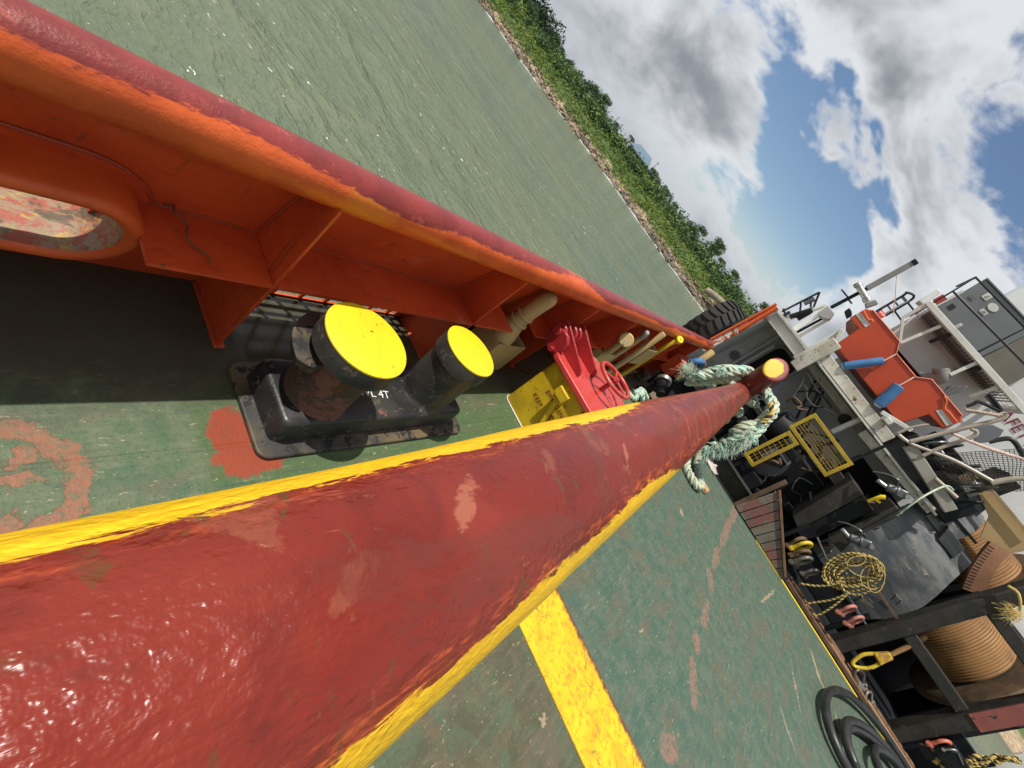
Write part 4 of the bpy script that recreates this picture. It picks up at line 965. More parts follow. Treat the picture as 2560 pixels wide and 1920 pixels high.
# towing drum
dr = thing('towing_drum', 'winch drum fully wound with rusty brown steel wire rope', 'winch drum', (9.5, -4.2, 1.25))
DC = V((9.52, 0, 1.25)); DR = .56
w1_ = MB(); pth = []; wr = .0195; y0, y1 = -3.62, -4.58
turns = int((y0-y1)/(wr*2.02))
for i in range(turns*36+1):
    a = 2*math.pi*i/36; pth.append(DC + V((DR*math.cos(a), y0 + (y1-y0)*i/(turns*36), DR*math.sin(a))))
w1_.tube(pth, wr, 7)
obj('wire_rope', w1_, rustwire, dr)
m = MB(); m.lathe([(DR-.02, 0), (DR-.02, 1.02)], (DC.x, -4.60, DC.z), (0, 1, 0), 48); obj('core', m, rustdark, dr)
m = MB(); m.lathe([(.80, 0), (.86, .02), (.86, .10), (.80, .12), (.62, .13)], (DC.x, -4.76, DC.z), (0, 1, 0), 56); obj('flange', m, rustdark, dr, ang=30)
m = MB(); m.lathe([(.80, 0), (.86, .02), (.86, .06)], (DC.x, -3.58, DC.z), (0, 1, 0), 56); obj('flange', m, wblack, dr, ang=30)
m = MB(); m.lathe([(.09, -.6), (.09, 1.8)], (DC.x, -4.9, DC.z), (0, 1, 0), 20); obj('shaft', m, wblack, dr)
m = MB(); m.box((9.2, -5.05, -.005), (9.85, -4.93, 1.7)); obj('side_frame', m, wblack, dr, bev=.02)
# second drum above with its perforated brake band
d2 = thing('spare_drum', 'upper winch drum wound with dark brown wire beside the grey cowl', 'winch drum', (10.0, -3.2, 2.1))
D2 = V((9.85, 0, 2.02)); R2 = .52
w2_ = MB(); pth = []
turns = 22
for i in range(turns*36+1):
    a = 2*math.pi*i/36; pth.append(D2 + V((R2*math.cos(a), -2.75 - .95*i/(turns*36), R2*math.sin(a))))
w2_.tube(pth, .0215, 7); obj('wire_rope', w2_, rustwire, d2)
m = MB(); m.lathe([(R2-.02, 0), (R2-.02, 1.0)], (D2.x, -3.72, D2.z), (0, 1, 0), 40); obj('core', m, rustdark, d2)
bp = [P(zA5, 1450, 640, 9.0), P(zA5, 1475, 580, 9.0), P(zA5, 1510, 510, 9.0), P(zA5, 1560, 440, 9.02), P(zA5, 1605, 385, 9.05)]
sp_ = smoothpath(bp, 5)
m = MB()
for i in range(len(sp_)-1): m.bar(sp_[i], sp_[i+1] + (sp_[i+1]-sp_[i])*.05, .22, .10, (1, 0, 0))
bb = obj('brake_band', m, paint('band_brown', (.25, .12, .06), (.20, .09, .05), [], .7, .6), d2)
rs = resample(sp_, .045)
for i in range(1, len(rs)-1):
    d = (rs[i+1]-rs[i-1]).normalized(); sd = d.cross(V((1, 0, 0))).normalized()
    m = MB(); m.bar(rs[i] + V((-.052, 0, 0)) + sd*.035, rs[i] + V((-.052, 0, 0)) + sd*.10, .012, .004, (1, 0, 0)); obj('slot', m, dark_in, bb)
m = MB(); m.lathe([(.70, 0), (.74, .02), (.74, .05)], (D2.x, -3.74, D2.z), (0, 1, 0), 48); obj('flange', m, rustdark, d2, ang=30)
m = MB(); m.lathe([(.09, 0), (.09, 1.7)], (D2.x, -4.1, D2.z), (0, 1, 0), 20); obj('shaft', m, wblack, d2)
m = MB(); m.box((9.65, -4.08, -.005), (10.05, -3.98, 2.15)); obj('side_frame', m, wblack, d2, bev=.02)
# towing pennant: socket, wire stub, shackle
tp = thing('towing_pennant', 'worn yellow closed socket on the rusty tow wire end', 'socket', (7.85, -3.5, .1))
pa, pb = P(zA5, 1125, 940, 7.95), P(zA5, 985, 1005, 7.85)
ma = MB(); rope_mb([ma], [pb.lerp(pa, i/12) for i in range(13)] + [V((8.6, -3.75, 1.0))], .030, .11, 6); obj('wire', ma, rustwire, tp)
q0, q1, q2 = P(zA5, 985, 1010, 7.85), P(zA5, 900, 1030, 7.80), P(zA5, 780, 1060, 7.76)
m = MB(); dd = (q1-q0).normalized(); m.bar(q0, q1, .085, .07, (1, 0, 0), .15, .08); sockm = paint('socket_yellow', (.33, .18, .03), (.26, .13, .03), [((.62, .43, .02), .55, 14)], .6, .6); obj('cone', m, sockm, tp, bev=.01)
sdv = dd.cross(V((1, 0, 0))).normalized()
m = MB(); m.tube(smoothpath([q1 + sdv*.065, q1.lerp(q2, .5) + sdv*.085, q2 + sdv*.04, q2 + dd*.03, q2 - sdv*.04, q1.lerp(q2, .5) - sdv*.085, q1 - sdv*.065], 6), .024, 12); obj('bail', m, shyel, tp)
def shackle(name, label, c, d, pin, s, mat, mat2=None, group=None):
    """bow shackle: c = pin centre, d = towards the crown, pin = pin direction"""
    c, d, pin = V(c), V(d).normalized(), V(pin); pin = (pin - d*pin.dot(d)).normalized()
    T = thing(name, label, 'shackle', tuple(c), group)
    pts = [c - pin*s*.36, c - pin*s*.40 + d*s*.35] + arc(c + d*s*.75, -pin, d, s*.48, -.2, math.pi+.2, 14) + [c + pin*s*.40 + d*s*.35, c + pin*s*.36]
    m = MB(); m.tube(smoothpath(pts, 3), s*.13, 12); obj('bow', m, mat, T)
    m = MB()
    for sg in (-1, 1): m.lathe([(s*.18, -s*.10), (s*.20, -s*.06), (s*.20, s*.06), (s*.18, s*.10)], c + pin*s*.37*sg, pin, 16)
    obj('eyes', m, mat, T); T.children[-1]['kind'] = 'stuff'
    m = MB(); m.lathe([(s*.11, -s*.62), (s*.11, s*.62)], c, pin, 14); m2 = MB(); m2.lathe([(s*.21, 0), (s*.21, s*.16)], c + pin*s*.50, pin, 12)
    obj('pin', m, mat2 or mat, T); obj('pin_head', m2, mat2 or mat, T, bev=.003)
    return T
shackle('tow_shackle', 'dark maroon greasy shackle through the yellow socket', P(zA5, 800, 1180, 7.72), P(zA5, 800, 1060, 7.76) - P(zA5, 800, 1180, 7.72), (.35, -.9, .1), .15, paint('grease_maroon', (.065, .028, .035), (.05, .035, .03), [], .25, .6, .003), shgrey)
shackle('tow_shackle', 'greasy black shackle at the end of the tow shackle', P(zA5, 860, 1290, 7.75), P(zA5, 850, 1180, 7.74) - P(zA5, 860, 1290, 7.75), (.6, .2, .6), .13, shgrey)
m = MB(); m.lathe([(.055, 0), (.06, .01), (.06, .22), (.05, .23)], P(zA5, 775, 1165, 7.68), (.45, -.55, .05), 18); tag(obj('shackle_pin', m, shgrey), 'loose thick round pin lying by the tow shackle', 'pin')
# shackle rack
rk = thing('shackle_rack', 'thin dark steel rod rack holding the hanging shackles and rope', 'rack', (7.78, -2.5, .6))
m = MB(); m.tube([P(zA5, 560, 330, 7.75), P(zA5, 650, 540, 7.72), P(zA5, 740, 670, 7.72), P(zA5, 800, 770, 7.72), P(zA5, 840, 830, 7.72)], .013, 8); obj('rod', m, steel, rk)
m = MB(); m.bar((7.80, -2.99, .0), (7.80, -2.99, .66), .05); m2 = MB(); m2.bar((7.80, -1.70, 0), (7.80, -1.70, .66), .05); obj('stand', m, wblack, rk); obj('stand', m2, wblack, rk)
sh = [((690, 765), (800, 720), pink, 'upper weathered pink shackle on the rod below the rope coil', .17), ((735, 830), (830, 785), pink, 'lower pink shackle hanging on the rod end', .17),
      ((400, 385), (560, 300), rustdark, 'dark rusty shackle hanging topmost in the rack', .19), ((420, 400), (590, 345), shyel, 'bright yellow shackle hanging in the rack', .20),
      ((415, 440), (610, 385), rustdark, 'brown shackle between the yellow and the grey one', .19), ((420, 480), (630, 425), shgrey, 'large grey shackle with a yellow mark in the rack', .20), ((480, 545), (650, 500), shgrey, 'lowest grey shackle in the rack beside the rope coil', .16)]
for i, (a, b, mt, lb, s) in enumerate(sh):
    X = 7.70 + (.02*i if i < 2 else .015*(i-2))
    pa = P(zA5, *a, X); pb = P(zA5, *b, X); shackle('shackle', lb, pa, pb - pa, (.75, -.55, .1), s, mt, None, 'shackles on the rack')
shackle('shackle', 'orange shackle hanging below the lower black post', P(zA5, 1215, 1530, 7.8), P(zA5, 1330, 1510, 7.8) - P(zA5, 1215, 1530, 7.8), (.6, -.7, 0), .17, paint('sh_orange', (.55, .12, .06), (.45, .14, .09)), pink)
shackle('shackle', 'small bright steel shackle beside the orange one', P(zA5, 1290, 1560, 7.8), P(zA5, 1365, 1560, 7.8) - P(zA5, 1290, 1560, 7.8), (.6, -.7, 0), .10, steel_l)
m = MB(); m.tube([P(zA5, 1370, 1570, 7.8), P(zA5, 1400, 1640, 7.8)], .01, 8); m.tube([P(zA5, 1150, 1520, 7.85), P(zA5, 1370, 1570, 7.8)], .01, 8); tag(obj('hanging_rod', m, steel), 'thin steel rod carrying the orange shackle', 'rod'); 
m = MB(); m.box((8.0, -5.0, -.005), (8.1, -4.58, .75)); m.prism([(7.80, -4.60, .38), (7.80, -5.3, .38), (7.80, -5.3, .62), (7.80, -4.60, .62)], (.10, 0, 0)); obj('base_plate', m, wblack, gf, bev=.01)
# yellow and black rope hank
hk = thing('rope_hank', 'hank of yellow and black rope hung on the rack', 'rope', tuple(P(zA5, 770, 530, 7.66)))
r1, r2 = MB(), MB()
def ell(cx, cy, ax, ay, rot, X, n=26, a0=0, a1=2*math.pi):
    return [P(zA5, cx + ax*math.cos(t)*math.cos(rot) - ay*math.sin(t)*math.sin(rot), cy + ax*math.cos(t)*math.sin(rot) + ay*math.sin(t)*math.cos(rot), X + .03*math.sin(t*2+cx)) for t in [a0 + (a1-a0)*i/n for i in range(n+1)]]
for i in range(9):
    rope_mb([r1, r1, r2], ell(775 + random.uniform(-20, 20), 530 + random.uniform(-15, 15), 172 - i*9 + random.uniform(-8, 8), 105 - i*9 + random.uniform(-8, 8), -.12 + random.uniform(-.18, .18), 7.66 + .012*i), .0135, .06, 3, n=5)
for pts in ([(740, 650), (640, 690), (510, 710), (500, 720)], [(745, 645), (660, 720), (570, 775), (530, 770)], [(700, 560), (650, 600), (560, 610), (455, 595)], [(600, 500), (590, 560), (640, 600), (720, 580)], [(690, 580), (720, 640), (800, 660), (900, 620)]):
    rope_mb([r1, r1, r2], smoothpath([P(zA5, *p, 7.64) for p in pts], 8), .0135, .06, 3, n=5)
obj('yellow_strands', r1, yrope, hk); obj('black_strand', r2, ystr, hk)
m = MB()
for (cx_, cy_, ax_, ay_, rt_) in ((840, 500, 110, 60, .2), (880, 560, 70, 70, .5), (780, 460, 60, 35, -.1), (900, 560, 50, 90, .1)): m.tube(ell(cx_, cy_, ax_, ay_, rt_, 7.62), .005, 5)
obj('thin_cord', m, yrope, hk)
# tangle of the same rope at the bottom right and a white board with a number
hk2 = thing('rope_tangle', 'tangled yellow rope lying beside the numbered white board', 'rope', tuple(P(zA5, 1480, 1620, 7.9)))
r1, r2 = MB(), MB()
for k in range(5):
    rope_mb([r1, r1, r2], smoothpath([P(zA5, 1230 + i*62 + random.uniform(-20, 20), 1630 + random.uniform(-25, 30) - 4*i, 7.9 + random.uniform(-.05, .05)) for i in range(9)], 8), .022, .09, 3, n=5)
obj('yellow_strands', r1, yrope, hk2); obj('black_strand', r2, ystr, hk2)
nb = thing('number_board', 'white board with a handwritten number at the bottom right corner', 'board', (8.3, -5.1, .7))
m = MB(); q = [P(zA5, 1560, 1600, 8.3), P(zA5, 1751, 1575, 8.3), P(zA5, 1860, 1680, 8.3), P(zA5, 1640, 1720, 8.3)]; m.prism(q, (.03, 0, 0)); bo = obj('panel', m, label_w, nb)
text_obj('digits', '12', .22, ink, tuple(P(zA5, 1660, 1700, 8.295)), (0, -1, 0), (0, 0, 1), nb, .001)
m = MB(); m.bar((8.36, -5.2, 0), (8.36, -5.2, .9), .05); obj('stand', m, wblack, nb)

# grey cowl over the chain wheel
cw = thing('winch_cowl', 'dark grey dented curved steel cowl with worn shiny surface', 'cowl', (8.6, -2.7, 0))
def sheet(prof, y0, y1, th, ny=10, wob=0.0, tw=None):
    """prof = [(x, z)] bottom to top; sheet spans y0..y1 with thickness th"""
    m = MB(); n = len(prof)
    for s_ in (0, 1):
        for i in range(ny+1):
            y = y0 + (y1-y0)*i/ny
            for (x, z) in prof:
                k = wob*mnoise.noise((x*3, y*3, z*3)); sh_ = tw(i/ny, z) if tw else 0
                m.v.append((x + k + s_*th, y + sh_, z))
    o2 = (ny+1)*n
    for i in range(ny):
        for j in range(n-1):
            a = i*n+j; m.f.append((a, a+n, a+n+1, a+1)); m.f.append((o2+a, o2+a+1, o2+a+n+1, o2+a+n))
    for i in range(ny): m.f.append((i*n, o2+i*n, o2+(i+1)*n, (i+1)*n)); m.f.append((i*n+n-1, (i+1)*n+n-1, o2+(i+1)*n+n-1, o2+i*n+n-1))
    for j in range(n-1): m.f.append((j, j+1, o2+j+1, o2+j)); a = ny*n+j; m.f.append((a, o2+a, o2+a+1, a+1))
    return m
prof = [(8.72, .40), (8.70, .73), (8.70, 1.0), (8.72, 1.217), (8.77, 1.433), (8.86, 1.65), (8.99, 1.845), (9.14, 1.99), (9.30, 2.08), (9.5, 2.13)]
obj('main_sheet', sheet(prof, -2.17, -3.36, .02, 14, .03, lambda f, z: -.10*math.sin((z-.4)*3.0)*f - .5*max(0, z-1.80)*(1-f)), cowl_m, cw, ang=50, fix=True)
prof2 = [(8.18, 1.48), (8.30, 1.70), (8.46, 1.90), (8.66, 2.10), (8.90, 2.26), (9.2, 2.36)]
obj('upper_sheet', sheet([(9.06, 1.94), (9.10, 2.16), (9.20, 2.33), (9.36, 2.46), (9.6, 2.55), (9.9, 2.58)], -2.44, -2.88, .02, 8, .02), cowl_m, cw, ang=50, fix=True)
m = MB(); b0 = P(zA5, 1320, 270, 8.98); b1 = P(zA5, 1410, 400, 8.98); b2 = P(zA5, 1345, 455, 8.98); b3 = P(zA5, 1255, 340, 8.98); m.prism([b0, b1, b2, b3], (.25, 0, 0)); obj('inspection_box', m, cowl_m, cw, bev=.008)
m = MB(); q = [P(zA5, *p, 9.20) for p in ((1400, 95), (1500, 80), (1545, 160), (1475, 215))]; m.prism(q, (.25, 0, .04)); obj('top_box', m, cowl_m, cw, bev=.01)
m = MB(); m.bar(P(zA5, 1305, 165, 9.12), P(zA5, 1475, 365, 9.12), .045, .035); obj('seam_bar', m, wblack, cw)
for (a_, b_) in (((985, 665), (1045, 715)),):
    m = MB(); m.tube([P(zA5, 985, 690, 8.66), P(zA5, 1015, 660, 8.63), P(zA5, 1045, 690, 8.63), P(zA5, 1015, 720, 8.66)], .011, 8, closed=True); obj('lifting_eye', m, steel, cw)
m = MB(); m.tube([P(zA5, 870, 260, 8.66), P(zA5, 900, 245, 8.63), P(zA5, 920, 275, 8.63), P(zA5, 885, 285, 8.66)], .014, 8, closed=True); obj('lifting_eye', m, steel, cw)
m = MB(); m.box((8.75, -3.36, -.005), (9.7, -2.15, .42)); obj('base', m, wblack, cw, bev=.02)
# black winch housing with plates, motors
wh_ = thing('winch_housing', 'black boxy winch housing with bolted plates in the shadow', 'winch', (9.0, -1.2, 0))
def quadbox(z, pts, X, dx, mat, name, parent, bev=.01):
    m = MB(); m.prism([P(z, *p, X) for p in pts], (dx, 0, 0)); return obj(name, m, mat, parent, bev=bev)
quadbox(zA5, [(415, 205), (765, 0), (830, 85), (450, 290)], 8.15, .8, wbeam, 'cover_plate', wh_)
quadbox(zA5, [(440, 292), (828, 92), (885, 180), (560, 330), (470, 350)], 8.20, .8, wblack, 'lower_plate', wh_)
quadbox(zA5, [(620, 330), (1010, 150), (1060, 200), (780, 330), (700, 420)], 8.10, .8, wbeam, 'skirt_plate', wh_)
m = MB(); m.box((8.9, -2.0, -.005), (10.2, .35, 1.05)); obj('gear_case', m, wblack, wh_, bev=.04)
m = MB(); m.box((10.28, -6.0, -.005), (10.38, -1.5, 1.75)); obj('dark_backing', m, wblack, wh_)  # black sheet added so the gap behind gate and drums turns dark
m = MB(); m.box((8.5, -1.05, .02), (8.9, -.1, .35)); obj('bed', m, wblack, wh_, bev=.02)
m = MB(); m.lathe([(.30, 0), (.34, .03), (.34, .10), (.20, .13)], (8.86, -.72, .62), (-1, .1, .1), 36); obj('side_drum', m, paint('drum_grey', (.10, .10, .105), (.07, .07, .075)), wh_)
m = MB()
for i in range(9): m.tube(arc((8.80, -.72, .62), (0, 1, 0), (0, 0, 1), .10 + .022*i, .4, 2.9, 18), .008, 5)
obj('rope_layers', m, paint('grey_rope', (.16, .16, .16)), wh_); wh_.children[-1]['kind'] = 'stuff'
m = MB(); m.lathe([(.22, 0), (.30, .05), (.30, .30), (.2, .36)], (8.9, -.25, .98), (0, -1, .15), 14); obj('gear_wheel', m, wblack, wh_)
for i, (pts, X, lb) in enumerate([([(700, 280), (745, 330), (800, 350), (870, 375)], 8.0, 'grey hydraulic motor with a bright shaft beside the rope coil'), ([(905, 0), (960, 40), (1010, 60), (1075, 90)], 8.05, 'grey hydraulic motor high on the black winch housing')]):
    T = thing('hydraulic_motor', lb, 'motor', tuple(P(zA5, *pts[2], X)), 'hydraulic motors on the winch')
    p0, p1, p2, p3 = [P(zA5, *p, X) for p in pts]; ax_ = (p1-p0).normalized()
    m = MB(); m.lathe([(.028, 0), (.028, (p1-p0).length)], p0, ax_, 14); obj('shaft', m, steel_l, T)
    m = MB(); m.lathe([(.05, 0), (.06, .01), (.06, (p2-p1).length), (.075, (p2-p1).length+.01), (.075, (p2-p1).length+.03)], p1, (p2-p1), 20); obj('barrel', m, steel, T)
    m = MB(); m.bar(p2, p3, .11, .11, (1, 0, 0)); obj('block', m, steel, T, bev=.012)
    m = MB(); m.tube(smoothpath([p2 + V((-.05, .05, .03)), p2 + V((-.1, .12, .10)), p2 + V((-.05, .24, .03)), p2 + V((0, .32, -.08))], 6), .012, 8); obj('pipe', m, steel, T)
    m = MB(); m.lathe([(.03, 0), (.03, .05)], p3 + V((-.05, 0, 0)), (-1, 0, 0), 10); obj('plug', m, steel_l, T)
    m = MB(); m.bar(p2.lerp(p3, .5) + V((.06, 0, 0)), p2.lerp(p3, .5) + V((.35, 0, -.05)), .10, .10); obj('bracket', m, wblack, T)
rc = random.Random(4)
for i in range(22):                           # hoses and pipes round the gear case
    y = rc.uniform(-2.0, .2); z = rc.uniform(.15, 1.5); x = rc.uniform(8.45, 8.85)
    pts = [V((x, y, z))]
    for k in range(4): pts.append(pts[-1] + V((rc.uniform(-.05, .09), rc.uniform(-.28, .2), rc.uniform(-.22, .18))))
    m = MB(); m.tube(smoothpath([V((p.x, p.y, max(.02, p.z))) for p in pts], 5), rc.choice([.012, .018, .028]), 8); obj('hydraulic_hose', m, rc.choice([wblack, wblack, wbeam, steel, rustdark]), wh_)
for i in range(16):
    y = rc.uniform(-1.95, .2); z = rc.uniform(.05, 1.25); a_ = rc.uniform(.06, .22); b_ = rc.uniform(.05, .18); x = rc.uniform(8.55, 8.9)
    m = MB(); m.box((x, y-a_, z), (x+.3, y+a_, z+b_)); obj('valve_block', m, rc.choice([wblack, wblack, wbeam]), wh_, bev=.01)
T = thing('control_lever', 'bright yellow lever handle on the black winch housing', 'lever', tuple(P(zB5, 1340, 230, 8.0)))
m = MB(); m.tube([P(zB5, 1245, 245, 8.02), P(zB5, 1320, 215, 8.0), P(zB5, 1400, 195, 7.98), P(zB5, 1445, 200, 7.98)], [.02, .022, .032, .03], 12); obj('handle', m, yel, T)
m = MB(); m.bar(P(zB5, 1330, 225, 8.0), P(zB5, 1385, 260, 8.0), .035, .03); obj('grip', m, yel, T, bev=.005)
m = MB(); m.bar(P(zB5, 1245, 245, 8.02), P(zB5, 1245, 245, 8.3), .03); obj('arm', m, wblack, T)
quadbox(zA5, [(822, 95), (880, 175), (886, 172), (828, 90)], 8.12, .04, rustbar, 'edge_strip', wh_, 0)
# cardboard-brown broken plate on deck beyond the guard
m = MB(); m.prism([P(zB5, *p, 7.6) for p in ((170, 135), (240, 170), (250, 260), (200, 300))], (.06, 0, 0)); tag(obj('timber_offcut', m, timber, bev=.005), 'broken pale timber offcut on top of the plank guard', 'timber')

# yellow mesh cages
def cage(label, ya, yb, za, zb, X, nv, nh, tilt=0):
    T = thing('guard_cage', label, 'mesh guard', (X, (ya+yb)/2, za), 'yellow mesh guards')
    f = .055
    for a, b in (((X, ya, za), (X+.04, yb, za+f)), ((X, ya, zb-f), (X+.04, yb, zb)), ((X, ya, za+f), (X+.04, ya+(f if yb > ya else -f), zb-f)), ((X, yb-(f if yb > ya else -f), za+f), (X+.04, yb, zb-f))):
        m = MB(); m.box(a, b); obj('frame_bar', m, yel_c, T, bev=.004)
    for i in range(nv):
        z = za + f + (zb-za-2*f)*(i+1)/(nv+1); m = MB(); m.tube([(X+.02, ya, z), (X+.02, yb, z)], .0032, 6); obj('mesh_rod', m, yel_c, T)
    for i in range(nh):
        y = ya + (yb-ya)*(i+1)/(nh+1); m = MB(); m.tube([(X+.028, y, za+f), (X+.028, y, zb-f)], .0032, 6); obj('mesh_rod', m, yel_c, T)
    return T
cage('narrow lower yellow frame with wire mesh over the winch', -.49, -.735, .375, 1.14, 8.40, 7, 4)
cage('wide upper yellow mesh frame hanging over the winch', -.43, -1.31, 1.165, 1.58, 8.42, 6, 9)
for i in range(5):
    p0 = V((8.71, -2.35-.18*i, .60)); m = MB(); m.lathe([(.018, 0), (.018, .02), (.012, .025), (.012, .04)], p0, (-1, 0, 0), n=10); obj('bolt', m, steel, cw)
m = MB(); m.box((8.43, -.62, -.005), (8.47, -.56, .40)); m2 = m; tag(obj('cage_post', m, wblack), 'dark post carrying the lower yellow mesh frame', 'post')
m = MB(); m.box((8.47, -1.28, 1.55), (8.51, -1.24, 2.05)); tag(obj('cage_hanger', m, wblack), 'dark hanger holding the upper yellow mesh frame', 'hanger')

# ------------------------------------------------------------------ superstructure
ss = thing('deckhouse', 'white deckhouse aft end above and behind the winch', 'deckhouse', (11, -.8, 0))
# bulkhead under the boat deck with door opening and recessed panel
m = MB(); m.box((10.4, -6.0, -.005), (10.5, 1.30, 2.05)); obj('aft_bulkhead', m, white_c, ss)
m = MB(); m.prism([(8.16, 1.50, -.005), (8.16, 1.31, .8), (8.16, 1.20, 2.01), (8.16, 1.17, 2.01), (8.16, 1.27, .8), (8.16, 1.46, -.005)], (3.0, 0, 0)); obj('side_plating', m, white_c, ss)
m = MB(); m.box((9.80, .98, .35), (9.86, 1.34, 1.90)); pn = obj('locker_panel', m, white, ss, bev=.02)
m = MB(); m.lathe([(.09, 0), (.09, .02)], (9.79, 1.08, 1.05), (-1, 0, 0), 20); obj('handle_recess', m, grey_c, pn)
m = MB(); m.box((9.78, 1.04, 1.30), (9.80, 1.30, 1.75)); obj('notice_panel', m, white, pn, bev=.004)
m = MB(); m.bar((9.77, .97, .4), (9.77, .97, 1.85), .05, .05); obj('frame_bar', m, white, pn, bev=.006)
m = MB(); m.bar((9.77, .86, .4), (9.77, .86, 1.70), .05, .05); obj('frame_bar', m, white, pn, bev=.006)
dl = rrect(.30, .86, .05, 1.80, .16, 0)
m = MB(); m.prism([(10.38, x, y) for (x, y, z) in dl], (.03, 0, 0)); dg = obj('doorway', m, dark_in, ss)
m = MB(); m.tube([(10.375, x, y) for (x, y, z) in rrect(.28, .88, .03, 1.82, .17, 0)], .035, 8, closed=True); obj('door_frame', m, white, dg)
# boat deck
m = MB(); m.box((8.75, -2.40, 2.02), (10.6, 1.28, 2.05)); obj('boat_deck', m, white, ss)
def ibeam(p0, p1, h, name='deck_beam', mat=None, fl=.10):
    p0, p1 = V(p0), V(p1)
    m = MB(); m.bar(p0, p1, .014, h); b = obj(name, m, mat or white, ss)
    for s_ in (-1, 1):
        m = MB(); m.bar(p0 + V((0, 0, s_*h/2)), p1 + V((0, 0, s_*h/2)), fl, .014); obj('flange', m, white_r, b, bev=.003)
    return b
ibeam((8.60, 1.24, 1.915), (8.60, .46, 1.915), .17)
ibeam((9.0, 1.24, 1.93), (9.0, .46, 1.93), .15)
m = MB(); m.box((8.66, .23, 1.72), (8.92, .42, 2.40)); obj('cradle_post', m, white_r, ss, bev=.012)
m = MB(); m.bar((8.80, .445, 1.80), (8.80, .44, 2.56), .07, .12); obj('cradle_post', m, white, ss, bev=.01)
m = MB(); m.bar((8.95, .40, 2.155), (8.95, -1.27, 2.155), .12, .17); obj('edge_beam', m, white_r, ss, bev=.008)
m = MB(); m.bar((9.35, .40, 1.95), (9.35, -1.0, 1.95), .10, .13); obj('edge_beam', m, white_r, ss, bev=.008)
m = MB(); m.bar((8.86, -1.0, 1.93), (8.86, -2.35, 2.02), .10, .13); obj('edge_beam', m, white_r, ss, bev=.008)
m = MB(); m.bar((8.62, -1.40, 2.29), (8.62, -2.36, 2.20), .13, .15); obj('edge_beam', m, paint('beam_grey', (.30, .29, .25), (.24, .22, .18), [(RUST, .64, 8)]), ss, bev=.008)
for i in range(26):                           # rust scale on the lower edge
    f = random.random(); p = V((8.60 + random.uniform(-.02, .05), -1.0 - 1.3*f, 2.0 + .08*f + random.uniform(-.10, .10)))
m = MB(); m.lathe([(.045, 0), (.045, .45)], (9.0, -.83, 1.60), (0, -.03, 1), 16); obj('vertical_tube', m, white, ss)
m = MB(); m.box((8.66, -1.05, 2.25), (10.4, -.95, 2.32)); obj('cradle_rail', m, white, ss, bev=.006)
m = MB(); m.bar((8.72, -.85, 2.29), (8.72, -1.25, 2.44), .05, .06); obj('cradle_arm', m, white, ss, bev=.006)
m = MB(); m.bar((8.72, .33, 2.38), (8.72, .46, 2.56), .05, .06); obj('cradle_arm', m, white, ss, bev=.006)
# upper house wall, platform, lettering
m = MB(); m.box((10.62, -7.0, 2.05), (10.75, .15, 4.45)); uw = obj('upper_wall', m, white_c, ss)
text_obj('lettering', 'SAFETY FIRST', .235, text_mar, (10.612, -1.72, 3.70), (0, -1, 0), (0, 0, 1), uw, .002, space=.95)
m = MB(); m.prism([(10.9, -.25, 3.2), (10.9, -4, 3.2), (10.9, -4, 6.4), (10.9, -.30, 6.4)], (3, 0, 0)); obj('funnel_casing', m, white_c, ss)
pf = thing('platform', 'white framed grating platform carrying the grey container high above the boat', 'platform', (9.9, -.7, 3.7))
m = MB(); m.bar((9.40, .22, 3.72), (9.40, -1.75, 3.72), .07, .085); obj('edge_beam', m, white, pf, bev=.006)
m = MB(); m.bar((9.40, .20, 3.70), (10.6, .20, 3.70), .07, .085); obj('edge_beam', m, white, pf, bev=.006)
m = MB(); m.bar((9.40, -1.70, 3.70), (10.6, -1.70, 3.70), .07, .085); obj('edge_beam', m, white, pf, bev=.006)
for y in (-.35, -.95): m = MB(); m.bar((9.42, y, 3.68), (10.6, y, 3.66), .05, .06); obj('joist', m, wblack, pf)
for i in range(34):
    y = .16 - i*.053; m = MB(); m.box((9.45, y-.004, 3.735), (10.58, y+.004, 3.76)); obj('grating_bar', m, grey_b, pf)
for i in range(6):
    x = 9.55 + i*.19; m = MB(); m.box((x-.005, -1.66, 3.730), (x+.005, .18, 3.734)); obj('grating_bar', m, grey_b, pf)
for (a, b) in (((9.40, .20, 3.70), (9.42, .19, 3.36)), ((9.42, .19, 3.36), (9.44, -.12, 3.12)), ((9.44, -.12, 3.12), (9.46, -.18, 3.66)), ((9.42, -.87, 3.68), (9.42, -.86, 3.34)), ((9.45, -1.30, 3.70), (9.5, -1.26, 3.36))):
    m = MB(); m.bar(a, b, .05, .04); obj('bracket', m, white, pf, bev=.004)
ct = thing('grey_container', 'grey steel container unit with white stickers on the platform', 'container', (10.6, -.6, 3.77))
m = MB(); m.box((9.98, -.88, 3.78), (11.2, .10, 4.58)); sh_ = obj('shell', m, grey_c, ct, bev=.012)
m = MB(); m.box((9.99, -1.40, 3.78), (11.2, -.885, 4.57)); obj('side_section', m, grey_b, ct, bev=.012)
m = MB(); m.box((9.96, -1.42, 4.585), (11.22, .12, 4.61)); obj('roof_strip', m, grey_c, ct, bev=.005)
for (y0, y1, z0, z1, mt, nm) in ((-.08, -.17, 4.40, 4.50, label_w, 'sticker'), (-.25, -.355, 4.26, 4.32, label_w, 'sticker'), (-.29, -.335, 3.85, 3.99, label_w, 'sticker'), (.03, -.05, 4.0, 4.08, dark_in, 'vent_grille'), (.01, -.07, 4.28, 4.34, grey_b, 'blank_plate')):
    m = MB(); m.box((9.972, y1, z0), (9.979, y0, z1)); st_ = obj(nm, m, mt, ct)
    if nm == 'sticker':
        for k in range(3): m = MB(); m.box((9.9705, y1 + (y0-y1)*.2, z0 + (z1-z0)*(.2+.22*k)), (9.9715, y1 + (y0-y1)*(.8-.1*k), z0 + (z1-z0)*(.28+.22*k))); obj('print_line', m, ink, st_)
